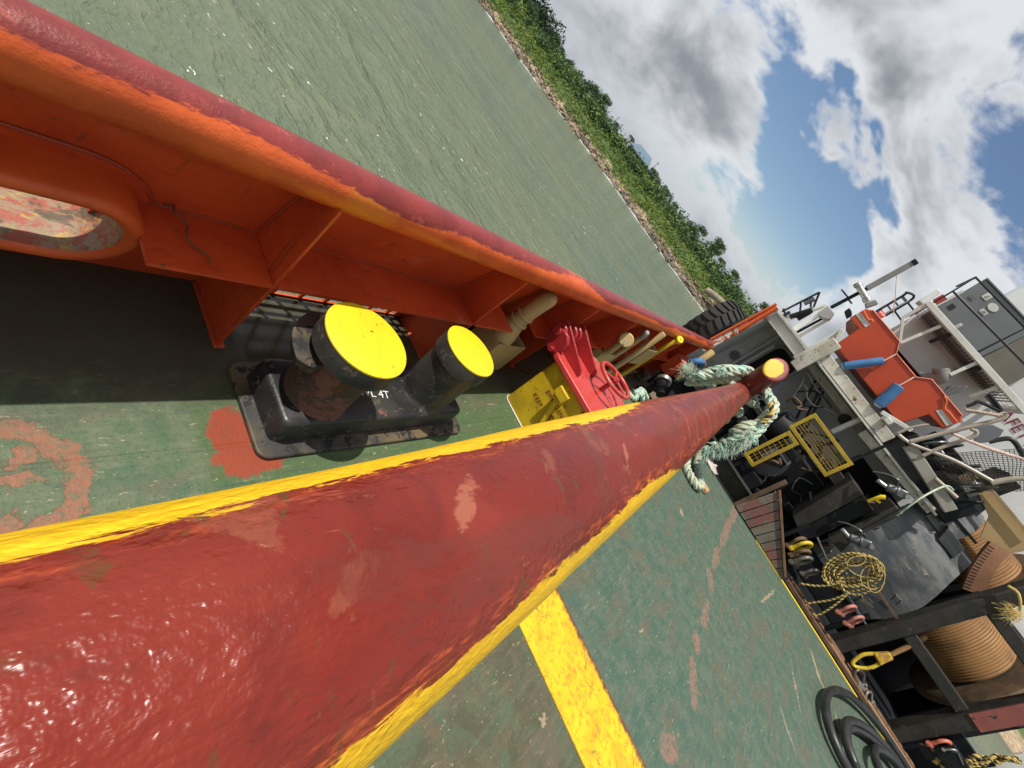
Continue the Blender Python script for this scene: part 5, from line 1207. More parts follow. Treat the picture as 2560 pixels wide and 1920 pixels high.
m = MB(); el = [(9.972, -.305 + .075*math.cos(a), 4.41 + .055*math.sin(a)) for a in [2*math.pi*i/24 for i in range(24)]]; m.prism(el, (.006, 0, 0)); obj('oval_plate', m, label_w, ct)
br_ = thing('pipe_railing', 'black pipe railing in front of the grey container', 'railing', (9.6, -.5, 3.75))
for a in ([(9.6, .17, 3.76), (9.6, .20, 4.40), (9.6, -.75, 4.41), (9.6, -.76, 3.76)], [(9.6, .19, 4.09), (9.6, -1.6, 4.14)], [(9.6, -.75, 4.41), (9.6, -1.6, 4.42)], [(9.6, .20, 4.40), (10.5, .24, 4.40)]):
    m = MB(); m.tube(a, .017, 10); obj('rail_pipe', m, blkpipe, br_)
lt = thing('light_box', 'white rectangular fixture with a red label at the platform corner', 'fixture', (9.6, .27, 3.75))
m = MB(); m.prism([(9.62, .23, 3.71), (9.62, .31, 3.70), (9.62, .33, 3.98), (9.62, .25, 3.99)], (.3, 0, 0)); obj('housing', m, white_c, lt, bev=.008)
m = MB(); m.box((9.7, .12, 3.86), (9.74, .22, 4.0)); obj('red_label', m, red_lid, lt)
m = MB(); m.bar((9.7, .22, 3.76), (9.7, .27, 3.72), .05); obj('bracket', m, white, lt)
# black ladder-like rails on the port side
lr = thing('ladder_rail', 'black hooped ladder rail standing between the mast and the container', 'ladder', (11, .5, 3.4))
pl = [P(zB2, 300, 800, 11), P(zB2, 640, 600, 11), P(zB2, 690, 560, 11), P(zB2, 770, 630, 11), P(zB2, 420, 850, 11)]
m = MB(); m.tube(smoothpath(pl, 4), .022, 8); obj('hoop', m, blkpipe, lr)
m = MB(); m.tube([P(zB2, 760, 640, 11), P(zB2, 340, 870, 11)], .02, 8); obj('stile', m, steel_l, lr)
for i in range(4):
    f = .15 + .22*i; a = P(zB2, 300, 800, 11).lerp(P(zB2, 690, 560, 11), f); b = P(zB2, 340, 870, 11).lerp(P(zB2, 770, 640, 11), f); m = MB(); m.tube([a, b], .015, 8); obj('rung', m, blkpipe, lr)
m = MB(); m.tube([P(zB2, 640, 610, 11), P(zB2, 830, 850, 11.2)], .016, 8); obj('leg', m, blkpipe, lr)
m = MB(); m.tube([P(zB2, 520, 770, 11), P(zB2, 760, 1100, 11.2)], .016, 8); obj('leg', m, blkpipe, lr)
m = MB(); m.tube([P(zB2, 550, 1110, 10.8), P(zB2, 900, 960, 10.8)], .02, 8); obj('stile', m, steel_l, lr)
# platform ladder grid near the mast foot (black frame)
bf = thing('rack_frame', 'black and white tubular rack on the boat deck by the ship side', 'rack', (9.6, 1.1, 2.05))
for k, (a, b, r, mt) in enumerate([((1280, 800), (1755, 555), .018, blkpipe), ((1755, 555), (1680, 740), .018, blkpipe), ((1680, 740), (1320, 880), .02, steel_l), ((1350, 900), (1830, 720), .03, white), ((1300, 760), (1330, 860), .018, blkpipe), ((1520, 690), (1500, 890), .016, blkpipe), ((1650, 620), (1640, 770), .016, blkpipe), ((1560, 700), (1690, 640), .04, steel), ((1380, 870), (1660, 780), .05, wblack), ((1480, 900), (1640, 810), .03, wblack)]):
    m = MB(); m.tube([P(zB1, *a, 9.5), P(zB1, *b, 9.5)], r, 8); obj('tube', m, mt, bf)
m = MB(); m.bar((9.5, 1.2, 2.03), (9.5, 1.2, 2.2), .05); obj('foot', m, blkpipe, bf)
wcol = thing('crane_post', 'white square crane post with grey head on the boat deck', 'crane post', (9.5, .9, 2.05))
m = MB(); a, b = P(zB1, 1440, 1025, 9.5), P(zB1, 1850, 760, 9.5); m.bar(a - V((0, 0, .05)), b, .09, .10, (1, 0, 0)); obj('post', m, white_c, wcol, bev=.006)
quadbox(zB1, [(1720, 830), (1860, 720), (1945, 820), (1880, 900), (1800, 880)], 9.42, .3, paint('crane_head', (.36, .35, .35), (.30, .29, .29)), 'head', wcol)
m = MB(); m.bar(P(zB1, 1500, 1110, 9.6), P(zB1, 1890, 880, 9.6), .05, .05); obj('brace', m, white, wcol)
m = MB(); m.bar(P(zB1, 1470, 1060, 9.7), P(zB1, 1820, 870, 9.7), .04, .04); obj('brace', m, wblack, wcol)
ms = thing('mast', 'slim grey square mast with a steel cylinder rising into the sky', 'mast', (9.5, .9, 2.05))
m = MB(); m.bar(P(zB1, 1895, 750, 9.5), P(zB2, 190, 510, 9.5), .055, .05); obj('lower_pole', m, wblack, ms, bev=.004)
m = MB(); m.bar(P(zB2, 185, 510, 9.5), P(zB2, 805, 168, 9.5), .085, .06); obj('upper_pole', m, mast_m, ms, bev=.006)
m = MB(); m.bar(P(zB2, 760, 195, 9.49), P(zB2, 815, 165, 9.49), .09, .066); obj('tip', m, wblack, ms, bev=.006)
c0, c1 = P(zB2, 60, 440, 9.45), P(zB2, 200, 670, 9.45)
m = MB(); L_ = (c1-c0).length; m.lathe([(.055, 0), (.062, .01), (.062, .06), (.05, .07), (.05, L_-.07), (.062, L_-.06), (.062, L_)], c0, c1-c0, 24); obj('cylinder', m, steel_l, ms)
quadbox(zB2, [(165, 690), (300, 645), (335, 700), (180, 755)], 9.40, .12, mast_m, 'block', ms)
for a, b in (((2030, 520), (2110, 620)), ((2110, 640), (2162, 700))):
    m = MB(); m.tube([P(zB1, *a, 9.5), P(zB1, *b, 9.5)], .014, 8); obj('cross_arm', m, blkpipe, ms)
quadbox(zB1, [(2070, 790), (2130, 750), (2162, 800), (2162, 850), (2100, 880)], 9.4, .15, wblack, 'lamp', ms)
m = MB(); m.tube([P(zB2, 560, 350, 9.5), P(zB2, 545, 600, 9.5), P(zB2, 515, 860, 9.45)], .006, 6); tag(obj('halyard', m, cord_m), 'thin red cord hanging from the mast', 'cord')
m = MB(); m.lathe([(.07, 0), (.09, .01), (.09, .10), (.07, .11)], P(zB2, 300, 820, 9.3), (0, -1, 0), 14); m2 = m; tag(obj('red_pulley', m, red_lid), 'small red pulley block above the orange boat', 'pulley')

# white and orange stern edge at the end of the bulwark, tyre fender outside
se = thing('side_edge', 'peeling white and orange upright edge where the bulwark ends', 'edge plate', (8.1, 1.25, 0))
m = MB(); m.prism([(8.08, 1.335, .80), (8.08, 1.20, .80), (8.08, 1.12, 1.85), (8.08, 1.15, 2.03), (8.08, 1.225, 2.03)], (.06, 0, 0)); obj('plate', m, peel, se, bev=.005)
m = MB(); m.tube([(8.05, 1.19, 1.42), (8.05, 1.175, 2.02)], .032, 14); obj('orange_pipe', m, orange_l, se)
m = MB(); m.tube([(8.07, 1.31, 1.0), (8.06, 1.225, 2.04)], .022, 10); obj('orange_pipe', m, orange_l, se)
m = MB(); m.tube(smoothpath([(8.04, 1.20, 1.42), (8.0, 1.17, 1.38), (8.0, 1.13, 1.36), (8.05, 1.12, 1.36)], 5), .006, 6); obj('hook', m, orange_l, se)
ty = thing('tyre_fender', 'large worn black tyre fender hung outside the bulwark end', 'tyre', (8.9, 1.60, .98))
TC = V((8.85, 1.60, .97)); TR = .62; TW = .20
m = MB(); prof = [(TR-.22, -TW*.7), (TR-.12, -TW*.95), (TR-.04, -TW), (TR-.005, -TW*.82), (TR, -TW*.4), (TR, TW*.4), (TR-.005, TW*.82), (TR-.04, TW), (TR-.12, TW*.95), (TR-.22, TW*.7)]
k = 64; ax_ = V((0, 1, 0))
for (r, h) in prof:
    for j in range(k):
        a = 2*math.pi*j/k; m.v.append((TC.x + r*math.cos(a), TC.y + h, TC.z + r*math.sin(a)))
for i in range(len(prof)-1):
    for j in range(k): m.f.append((i*k+j, i*k+(j+1) % k, (i+1)*k+(j+1) % k, (i+1)*k+j))
for j in range(k): m.f.append(((len(prof)-1)*k+j, (len(prof)-1)*k+(j+1) % k, (j+1) % k, j))
obj('carcass', m, rubber, ty, fix=True)
for i in range(30):
    a = 2*math.pi*i/30
    for s_ in (-1, 1):
        a2 = a + (s_ > 0)*math.pi/30
        m = MB(); pts = []
        for (da, hh) in ((-.045, .02), (-.02, .62), (-.05, .98), (.055, .98), (.075, .60), (.045, .02)):
            pts.append((a2 + da + .04*hh, s_*hh*TW))
        for rr in (TR-.02, TR+.028):
            for (aa, h) in pts: m.v.append((TC.x + (rr - (.02 if abs(h) > TW*.9 else 0))*math.cos(aa), TC.y + h, TC.z + (rr - (.02 if abs(h) > TW*.9 else 0))*math.sin(aa)))
        n6 = 6; m.f += [tuple(range(n6)), tuple(n6 + q for q in reversed(range(n6)))] + [(q, n6+q, n6+(q+1) % n6, (q+1) % n6) for q in range(n6)]
        obj('tread_lug', m, rubber, ty, fix=True)

# ------------------------------------------------------------------ orange rescue boat
rb = thing('rescue_boat', 'orange rescue boat seen stern on in its white cradle', 'boat', (10, -.44, 2.37))
tp_ = [(.57, 3.00), (.50, 3.06), (-.09, 3.06), (-.23, 2.93), (-.65, 2.93), (-.77, 3.06), (-1.38, 3.06), (-1.45, 3.01), (-1.45, 2.78), (-1.19, 2.76), (-1.14, 2.40), (.32, 2.38), (.36, 2.77), (.57, 2.77)]
m = MB(); m.prism([(9.0, y, z) for y, z in tp_], (.05, 0, 0)); tr2 = obj('transom', m, boat_or, rb, bev=.012)
hull = [(.36, 2.77), (.57, 2.77), (.57, 3.0), (.50, 3.06)]
m = MB(); secs = [(9.045, 1.0, 0), (9.8, 1.03, 0), (10.6, .95, .03), (11.1, .72, .10), (11.45, .35, .22)]
shp = [(.555, 2.985), (.555, 2.78), (.35, 2.76), (.31, 2.395), (-1.13, 2.415), (-1.18, 2.77), (-1.435, 2.79), (-1.435, 3.0)]
for (x, s_, dz) in secs:
    for (y, z) in shp: m.v.append((x, -.44 + (y+.44)*s_, z + dz*(1 if z < 2.6 else .3)))
n8 = len(shp)
for i in range(len(secs)-1):
    for j in range(n8): m.f.append((i*n8+j, i*n8+(j+1) % n8, (i+1)*n8+(j+1) % n8, (i+1)*n8+j))
m.f.append(tuple((len(secs)-1)*n8 + j for j in range(n8)))
obj('hull', m, boat_in, rb, fix=True)
for (y0, y1, z) in ((.50, .28, 2.955), (-1.20, -1.40, 2.86)):
    m = MB(); a = V((8.992, y0 if z > 2.9 else -1.30, 2.99 if z > 2.9 else 2.98)); 
    if z > 2.9: q = [P(zA4, *p, 8.994) for p in ((1128, 425), (1160, 415), (1225, 495), (1192, 510))]
    else: q = [P(zA4, *p, 8.994) for p in ((1645, 1045), (1680, 1038), (1757, 1132), (1712, 1145))]
    m.prism(q, (.004, 0, 0)); obj('reflective_tape', m, tape, rb)
m = MB(); m.tube([(8.995, y, z) for y, z in [(.50, 3.062), (-.09, 3.062), (-.23, 2.933), (-.65, 2.933), (-.77, 3.062), (-1.38, 3.062)]], .010, 8); obj('gunwale_cord', m, paint('cord_orange', (.72, .20, .12)), rb)
for pts in ([(1180, 400), (1210, 455), (1235, 460), (1243, 475)], [(1700, 950), (1715, 985), (1705, 1030), (1735, 1060), (1765, 1100), (1782, 1118)]):
    m = MB(); m.tube(smoothpath([P(zA4, *p, 8.98) for p in pts], 5), .009, 6); obj('grab_line', m, paint('line_orange', (.80, .26, .10)), rb)
for (a, b, c, d, lb) in (((1050, 760), (1310, 725), (1390, 682), .065, 'slim blue foam fender hung on the orange transom near the notch'), ((1275, 1010), (1410, 885), (1505, 830), .085, 'thick blue foam fender hung low on the orange transom')):
    T = thing('foam_fender', lb, 'fender', tuple(P(zA4, *b, 8.9)), 'blue fenders on the orange boat')
    p0, p1, p2 = P(zA4, *a, 8.90), P(zA4, *b, 8.90), P(zA4, *c, 8.96)
    m = MB(); m.tube([p0, p0.lerp(p1, .04), p0.lerp(p1, .3), p0.lerp(p1, .6), p0.lerp(p1, .97), p1], [d*.7, d*.95, d, d*.96, d*.92, d*.8], 18); obj('sleeve', m, blue_f, T)
    m = MB(); m.tube([p1, p2], .010, 6); obj('cord', m, cord_m, T)
    m = MB(); m.lathe([(d*.8, 0), (d*.5, .03)], p0, (p0-p1), 12); obj('end', m, paint('foam_pale', (.25, .38, .55)), T)

# ------------------------------------------------------------------ clutter between boat and drum (starboard)
fr_ = thing('bent_handrail', 'grey bent pipe frame lashed with rope beside the orange boat', 'pipe frame', (8.7, -1.6, 2.1))
for pts, r in (([(1480, 1245), (1800, 1165), (2030, 1110), (2085, 1085), (2095, 1065)], .030), ([(2095, 1065), (2060, 1075), (1840, 1045)], .022), ([(1560, 1335), (1700, 1275), (1880, 1215), (1905, 1180), (1870, 1165)], .026), ([(1405, 1200), (1500, 1265), (1750, 1360), (2010, 1500)], .024), ([(1750, 1190), (1900, 1255), (2212, 1360)], .020), ([(1640, 1480), (1780, 1605)], .026), ([(2000, 1510), (2100, 1490), (2212, 1480)], .035), ([(1400, 1190), (1500, 1150), (1600, 1135)], .016), ([(1830, 1040), (1960, 1060), (2060, 1085)], .018)):
    m = MB(); m.tube(smoothpath([P(zA4, *p, 8.55) for p in pts], 5), r, 10); obj('pipe', m, paint('frame_tan%d' % len(fr_.children), (.36, .31, .25), (.27, .23, .19), [(RUST, .68, 9)]), fr_)
m = MB(); m.bar((8.6, -1.35, 2.25), (8.62, -1.36, 2.36), .06); obj('foot', m, wblack, fr_)
# net of thin cords over dark gear
nt = thing('cargo_net', 'dark cord net stretched over the gear behind the pipe frame', 'net', (8.8, -2.1, 2.3))
c00, c10, c11, c01 = P(zA4, 1600, 1330, 8.75), P(zA4, 2212, 1290, 8.75), P(zA4, 2212, 1560, 8.75), P(zA4, 1800, 1560, 8.75)
m = MB(); NN = 22
def netp(u, v): p = c00.lerp(c10, u).lerp(c01.lerp(c11, u), v); return p + V((.06*mnoise.noise((u*4, v*4, 2)), 0, .02*mnoise.noise((u*5, v*5, 7))))
for i in range(NN+1):
    m.tube([netp(i/NN, j/10) for j in range(11)], .004, 4, caps=False); m.tube([netp(j/10, i/NN) for j in range(11)], .004, 4, caps=False)
o = obj('netting', m, ystr, nt); o['kind'] = 'stuff'
gear = thing('deck_gear', 'dark machinery under the net behind the pipe frame', 'machinery', (9.2, -2.0, 2.06))
for (lo, hi, mt) in [((8.95, -2.6, 2.06), (9.6, -1.35, 2.5), wblack), ((9.1, -2.3, 2.5), (9.5, -1.5, 2.75), wblack), ((9.3, -2.6, 2.06), (9.9, -2.35, 3.1), wblack), ((9.05, -1.9, 2.5), (9.2, -1.7, 2.62), steel), ((9.05, -2.35, 2.5), (9.15, -2.1, 2.7), steel_l)]:
    m = MB(); m.box(lo, hi); obj('casing', m, mt, gear, bev=.02)
for i in range(10):
    m = MB(); y = -1.4 - .11*i; z = 2.5 + .12*(i % 3); m.tube(smoothpath([(8.95, y, z-.15), (8.9, y-.05, z), (9.0, y-.12, z+.1), (9.1, y-.1, z-.05)], 4), .018, 8); obj('hose', m, [wblack, steel, ystr][i % 3], gear)
for (pts, X, lb) in (([(1720, 890), (1830, 885), (1855, 890), (1800, 930), (1720, 950), (1690, 935)], 9.7, 'flat grey dish panel beneath the platform'), ([(1900, 1150), (2010, 1135), (2085, 1170), (2060, 1210), (1980, 1250), (1890, 1260)], 9.2, 'dark grey oval panel leaning behind the pipe frame')):
    m = MB(); m.prism([P(zA4, *p, X) for p in pts], (.03, 0, 0)); tag(obj('dish_panel', m, grey_c, bev=.006), lb, 'panel')
m = MB(); m.prism([P(zA4, *p, 8.85) for p in ((1590, 1500), (1640, 1440), (1740, 1430), (1800, 1480), (1780, 1560), (1660, 1540))], (.06, 0, 0)); tag(obj('rubber_flap', m, rubber, bev=.01), 'dark rubber flap hanging under the grey edge beam', 'flap')
m = MB(); m.prism([P(zB4, *p, 8.83) for p in ((1115, 1390), (1250, 1320), (1370, 1390), (1200, 1480))], (.02, 0, 0)); tag(obj('plywood_piece', m, ply), 'small tan plywood piece seen through the net', 'plywood')
m = MB(); m.prism([P(zA5, *p, 9.15) for p in ((1490, 80), (1565, 50), (1800, 330), (1800, 400), (1640, 432), (1500, 330), (1550, 210))], (.025, 0, 0)); tag(obj('plywood_sheet', m, ply), 'large tan plywood sheet above the upper drum', 'plywood')
m = MB(); m.bar(P(zA5, 1565, 52, 9.1), P(zA5, 1800, 335, 9.1), .03, .03); tag(obj('timber_edge', m, timber), 'pale timber strip along the plywood sheet edge', 'timber')
ex = thing('exhaust_pipe', 'grey exhaust elbow with open dark mouth in front of the white wall', 'exhaust', (9.6, -.8, 3.1))
e0, e1_ = P(zB4, 905, 215, 9.5), P(zB4, 920, 110, 9.5)
m = MB(); m.tube(smoothpath([V((10.6, -.55, 2.95)), V((10.1, -.62, 2.98)), V((9.7, -.74, 3.06)), e0, e1_], 6), .10, 20, caps=False); m.tube([e0, e1_], .088, 20, caps=False); obj('elbow', m, mast_m, ex)
m = MB(); m.lathe([(.112, 0), (.112, .05)], e1_ - (e1_-e0).normalized()*.05, e1_-e0, 20); obj('collar', m, mast_m, ex)
m = MB(); m.lathe([(.094, .051), (.094, .053)], e1_ - (e1_-e0).normalized()*.05, e1_-e0, 20); obj('mouth', m, dark_in, ex)
T = thing('black_handrail', 'bent black handrail below the platform by the lettering', 'handrail', (9.2, -1.4, 3.2))
m = MB(); m.tube(smoothpath([P(zB4, *p, 9.3) for p in ((1215, 550), (1300, 520), (1350, 495), (1450, 530), (1580, 590), (1620, 585), (1480, 400))], 4), .025, 10); obj('rail', m, blkpipe, T)
m = MB(); m.tube([P(zB4, 1450, 420, 9.35), P(zB4, 1600, 590, 9.35)], .03, 8); obj('stay', m, steel, T)
T = thing('black_hose', 'thick black hose looping in front of the red lettering', 'hose', tuple(P(zB4, 1700, 960, 9.5)))
m = MB(); m.tube(smoothpath([P(zB4, *p, 9.5) for p in ((1480, 970), (1620, 940), (1730, 935), (1800, 990), (1860, 1090), (1920, 1180), (1990, 1260))], 5), .035, 12); obj('hose', m, hose_m, T)
for k, pts in enumerate([[(1060, 880), (1240, 960), (1500, 1060), (1896, 1180)], [(1200, 590), (1400, 620), (1600, 660)]]):
    T = thing('mooring_line', ['brown rope running aft from the pipe frame', 'speckled rope tied to the orange boat corner'][k], 'rope', tuple(P(zB4, *pts[0], 8.5)))
    ma = MB(); rope_mb([ma], smoothpath([P(zB4, *p, 8.5) for p in pts], 8), .017, .07, 3); obj('strands', ma, cord_m, T)
# cables and pipes on the white bulkhead
cb = thing('cable_bundle', 'bundle of white and black cables on the bulkhead above the yellow cage', 'cables', tuple(P(zB3, 1150, 450, 9.9)))
for pts, r, mt in ([[(1040, 250), (1100, 330), (1110, 430), (1180, 530), (1290, 560)], .012, steel_l], [[(1060, 260), (1130, 350), (1130, 450), (1230, 550), (1330, 570), (1500, 660)], .010, label_w], [[(1110, 130), (1160, 200), (1230, 330), (1330, 480), (1430, 580)], .009, label_w], [[(960, 430), (970, 490), (1020, 530), (1100, 540), (1200, 560), (1330, 560)], .012, blkpipe], [[(1000, 380), (1110, 370), (1210, 370), (1290, 420), (1420, 570)], .011, blkpipe], [[(1120, 110), (1150, 230), (1170, 300)], .008, steel_l], [[(950, 450), (1000, 370), (1080, 250), (1110, 120)], .014, steel_l], [[(1190, 250), (1260, 360), (1370, 500), (1520, 665)], .010, steel_l], [[(760, 620), (900, 560), (1040, 510)], .010, ply]):
    m = MB(); m.tube(smoothpath([P(zB3, *p, 9.50) for p in pts], 5), r*1.25, 8); obj('cable', m, mt, cb)
for a, b in (((980, 730), (1225, 240)), ((1020, 880), (1285, 330)), ((1060, 930), (1320, 370))):
    m = MB(); m.tube([P(zB3, *a, 9.6), P(zB3, *b, 9.6)], .022, 10); obj('conduit', m, blkpipe, cb)
m = MB(); m.lathe([(.07, 0), (.09, .02), (.09, .10), (.05, .12)], P(zB3, 1570, 700, 9.2), (-1, 0, 0), 16); tag(obj('bulkhead_lamp', m, wblack), 'round black lamp on the bulkhead above the upper cage', 'lamp')
m = MB(); ma = MB(); rope_mb([ma], smoothpath([P(zA5, 1020, 205, 7.95), P(zA5, 1090, 150, 7.9), P(zA5, 1180, 90, 7.95), P(zA5, 1300, 35, 8.3), P(zA5, 1345, 60, 8.4)], 8), .012, .05, 3); tag(obj('green_line', ma, teal), 'thin pale green line tied from the winch cowl to the beam', 'line')
ma = MB(); rope_mb([ma], smoothpath([P(zA5, 1660, 610, 7.80), P(zA5, 1715, 650, 7.78), P(zA5, 1730, 720, 7.78), P(zA5, 1725, 760, 7.80)], 8), .016, .06, 3); frays(ma, P(zA5, 1700, 770, 7.78), (0, .3, -.6), 120, .12, .06, .004)
tag(obj('post_lashing', ma, yrope), 'yellow rope tied round the upper black post', 'rope')

# ------------------------------------------------------------------ far bank: stones, vegetation, trees, shed
def rock_mesh(seed, rough=.35):
    import bmesh
    b = bmesh.new(); bmesh.ops.create_icosphere(b, subdivisions=1, radius=1); rnd = random.Random(seed)
    for v_ in b.verts:
        k = 1 + rough*mnoise.noise(v_.co*1.3 + V((seed*3.1, 0, 0))) + .12*rnd.uniform(-1, 1); v_.co *= k; v_.co.z *= .72
    me = bpy.data.meshes.new('boulder'); b.to_mesh(me); b.free(); return me
RM = []
for i in range(5):
    me = rock_mesh(i); me.materials.append(stone if i < 4 else stone_d); RM.append(me)
RD = []
for i in range(3):
    me = rock_mesh(i+20); me.materials.append(stone_d); RD.append(me)
rnd = random.Random(11); count = 0
for i in range(150):
    y = rnd.uniform(7, 24) if i < 90 else rnd.uniform(24, 74); d = rnd.uniform(.2, 3.8); s = rnd.uniform(.22, .5) * (1.15 if y < 15 else .8)
    dark = (d < .9 and rnd.random() < .7); me = rnd.choice(RD if dark else RM)
    o = bpy.data.objects.new('boulder', me); C.objects.link(o)
    o.location = (shore_x(y)+d, y, bank_z(d, y) + s*.25 + (.25 if y < 14 and d > 1 else 0)); o.scale = (s*rnd.uniform(.8, 1.4), s*rnd.uniform(.8, 1.7), s*rnd.uniform(.8, 1.2)); o.rotation_euler = (rnd.uniform(-.4, .4), rnd.uniform(-.4, .4), rnd.uniform(0, 6.3))
    tag(o, 'dark wet boulder at the waterline of the far shore' if dark else 'pale brown boulder on the beach of the far shore', 'boulder', 'boulders on the far shore')
mb = MB(); base = [[tuple(v_.co) for v_ in me.vertices] for me in RM]; bfc = [tuple(p.vertices) for p in RM[0].polygons]
for i in range(3600):
    y = rnd.uniform(-20, 120); d = abs(rnd.gauss(1.0, .75)); s = rnd.uniform(.08, .30)
    if 15 < y < 21 and rnd.random() < .75: continue
    c = V((shore_x(y)+d, y, bank_z(d, y)+s*.3)); bv = rnd.choice(base); a = rnd.uniform(0, 6.28); ca, sa = math.cos(a), math.sin(a); e = rnd.uniform(.7, 1.7)
    mb.add([(c.x + s*(p[0]*ca*e - p[1]*sa), c.y + s*(p[0]*sa*e + p[1]*ca), c.z + s*p[2]) for p in bv], bfc)
o = obj('beach_stones', mb, stone, smooth=False); tag(o, 'small stones and rubble along the far beach', 'stones'); o['kind'] = 'stuff'
mb = MB()
for i in range(260):
    y = rnd.uniform(4, 26); d = rnd.uniform(.0, 1.6); c = V((shore_x(y)+d, y, bank_z(d, y)+.15)); a = rnd.uniform(0, 6.28); L = rnd.uniform(.3, 1.3)
    mb.tube([c, c + V((math.cos(a)*L, math.sin(a)*L, rnd.uniform(-.1, .35)))], [rnd.uniform(.03, .07), .02], 5)
o = obj('driftwood_sticks', mb, wood_g); tag(o, 'dark driftwood sticks along the waterline', 'driftwood'); o['kind'] = 'stuff'
T = thing('driftwood_log', 'long grey driftwood log lying on the bank beside the tyre', 'log', tuple(atX(1800, 742, 59.5)))
m = MB(); m.tube([atX(1766, 726, 60.2), atX(1785, 738, 60), atX(1812, 763, 59.5), atX(1840, 792, 59)], [.42, .40, .38, .36], 14); obj('trunk', m, wood_g, T)
m = MB(); m.lathe([(.26, 0), (.26, .02)], atX(1766, 726, 60.2), atX(1766, 726, 60.2)-atX(1785, 738, 60), 14); obj('hollow_end', m, dark_in, T)

def leaves(mb, c, R, n, size, seed, squash=(1, 1, 1), shell=.5):
    r_ = random.Random(seed)
    for _ in range(n):
        while True:
            p = V((r_.uniform(-1, 1), r_.uniform(-1, 1), r_.uniform(-1, 1)))
            if shell < p.length < 1: break
        q = V(c) + V((p.x*R*squash[0], p.y*R*squash[1], p.z*R*squash[2]))
        nrm = (p.normalized() + V((r_.gauss(0, .6), r_.gauss(0, .6), r_.gauss(.3, .6)))).normalized()
        t1 = nrm.orthogonal().normalized(); t1 = Quaternion(nrm, r_.uniform(0, 6.28)) @ t1; t2 = nrm.cross(t1); s = size*r_.uniform(.6, 1.3)
        mb.add([q - t1*s, q + t2*s*.45, q + t1*s, q - t2*s*.45], [(0, 1, 2, 3)])
# bank cover: clumps of leaf faces
veg_l, veg_d = MB(), MB(); rnd = random.Random(5)
for i in range(2600):
    y = rnd.uniform(-12, 125); d = rnd.uniform(2.0, 10)
    if d < 3.0 and rnd.random() < .6: continue
    R = rnd.uniform(.35, .8); leaves(veg_l if rnd.random() < .9 else veg_d, (shore_x(y)+d, y, bank_z(d, y) + R*.3), R, 34, .15, i, (1.25, 1.25, .7), .3)
for i in range(1250):
    y = rnd.uniform(-12, 130); d = rnd.uniform(8.5, 17); R = rnd.choice([rnd.uniform(.45, .9), rnd.uniform(.8, 1.5)])
    leaves(veg_d if rnd.random() < .75 else veg_l, (shore_x(y)+d, y, bank_z(d, y) + R*.5), R, 52, .24, 9000+i, (1.1, 1.1, .95), .35)
o = obj('bank_shrubs', veg_l, leaf_l, smooth=False); tag(o, 'light green scrub covering the lower bank', 'scrub'); o['kind'] = 'stuff'
o = obj('bank_thicket', veg_d, leaf_d, smooth=False); tag(o, 'dense darker green thicket along the top of the bank', 'thicket'); o['kind'] = 'stuff'
# single trees along the skyline
def tree_meshes(seed, mat, lobes=7, n=150):
    r_ = random.Random(seed); m = MB()
    for k in range(lobes):
        a = r_.uniform(0, 6.28); rr = r_.uniform(.15, .75); leaves(m, (rr*math.cos(a), rr*math.sin(a), 1.0 + r_.uniform(-.35, .65)), r_.uniform(.35, .62), n, .085, seed*50+k, (1, 1, .85), .45)
    me = bpy.data.meshes.new('crown'); me.from_pydata(m.v, [], m.f); me.materials.append(mat)
    t = MB(); t.tube([(0, 0, -.6), (.03, .02, .3), (.0, .05, 1.0)], [.09, .07, .03], 8)
    for k in range(4): a = k*1.6 + seed; t.tube([(.0, .02, .45), (.3*math.cos(a), .3*math.sin(a), .8), (.5*math.cos(a), .5*math.sin(a), 1.1)], [.045, .03, .012], 6)
    mt = bpy.data.meshes.new('trunk'); mt.from_pydata(t.v, [], t.f); mt.materials.append(bark)
    return me, mt
TM = [tree_meshes(1, leaf_d), tree_meshes(2, leaf_d), tree_meshes(3, leaf_x), tree_meshes(4, leaf_x, 9)]
def tree(loc, s, k, label, rz=0.0, sq=1.0):
    T = thing('bank_tree', label, 'tree', loc, 'trees on the far bank')
    T.scale = (s, s, s*sq); T.rotation_euler.z = rz
    for nm, me in zip(('crown', 'trunk'), TM[k]):
        o = bpy.data.objects.new(nm, me); C.objects.link(o); o.parent = T
rnd = random.Random(21)
ONES = ['', 'first', 'second', 'third', 'fourth', 'fifth', 'sixth', 'seventh', 'eighth', 'ninth', 'tenth', 'eleventh', 'twelfth', 'thirteenth', 'fourteenth', 'fifteenth', 'sixteenth', 'seventeenth', 'eighteenth', 'nineteenth']
def nth(k): return ONES[k] if k < 20 else ({20: 'twentieth', 30: 'thirtieth', 40: 'fortieth'}[k] if k % 10 == 0 else {2: 'twenty', 3: 'thirty', 4: 'forty'}[k//10] + ' ' + ONES[k % 10])
def sky_tree(px, py, X, s, k, label, sq=1.0):
    p = atX(px, py, X)       # crown top; the tree stands on the bank there
    d = X - shore_x(p.y); g = bank_z(d, p.y); h = max(p.z - g, .8)
    tree((p.x, p.y, p.z - s*sq*1.75), s, k, label, rnd.uniform(0, 6), sq)
for (px, py, X, s, k) in [(1362, -8, 74, 4.4, 3), (1386, 52, 74, 3.8, 3), (1330, -40, 76, 4.6, 3), (1378, 88, 72, 2.6, 3)]: sky_tree(px, py, X, s, k, {-8: 'tallest dark tree at the upper edge of the far bank', 52: 'broad dark tree second from the upper edge of the bank', -40: 'dark tree cut by the upper edge of the picture', 88: 'smaller dark tree at the foot of the tall group'}[py])
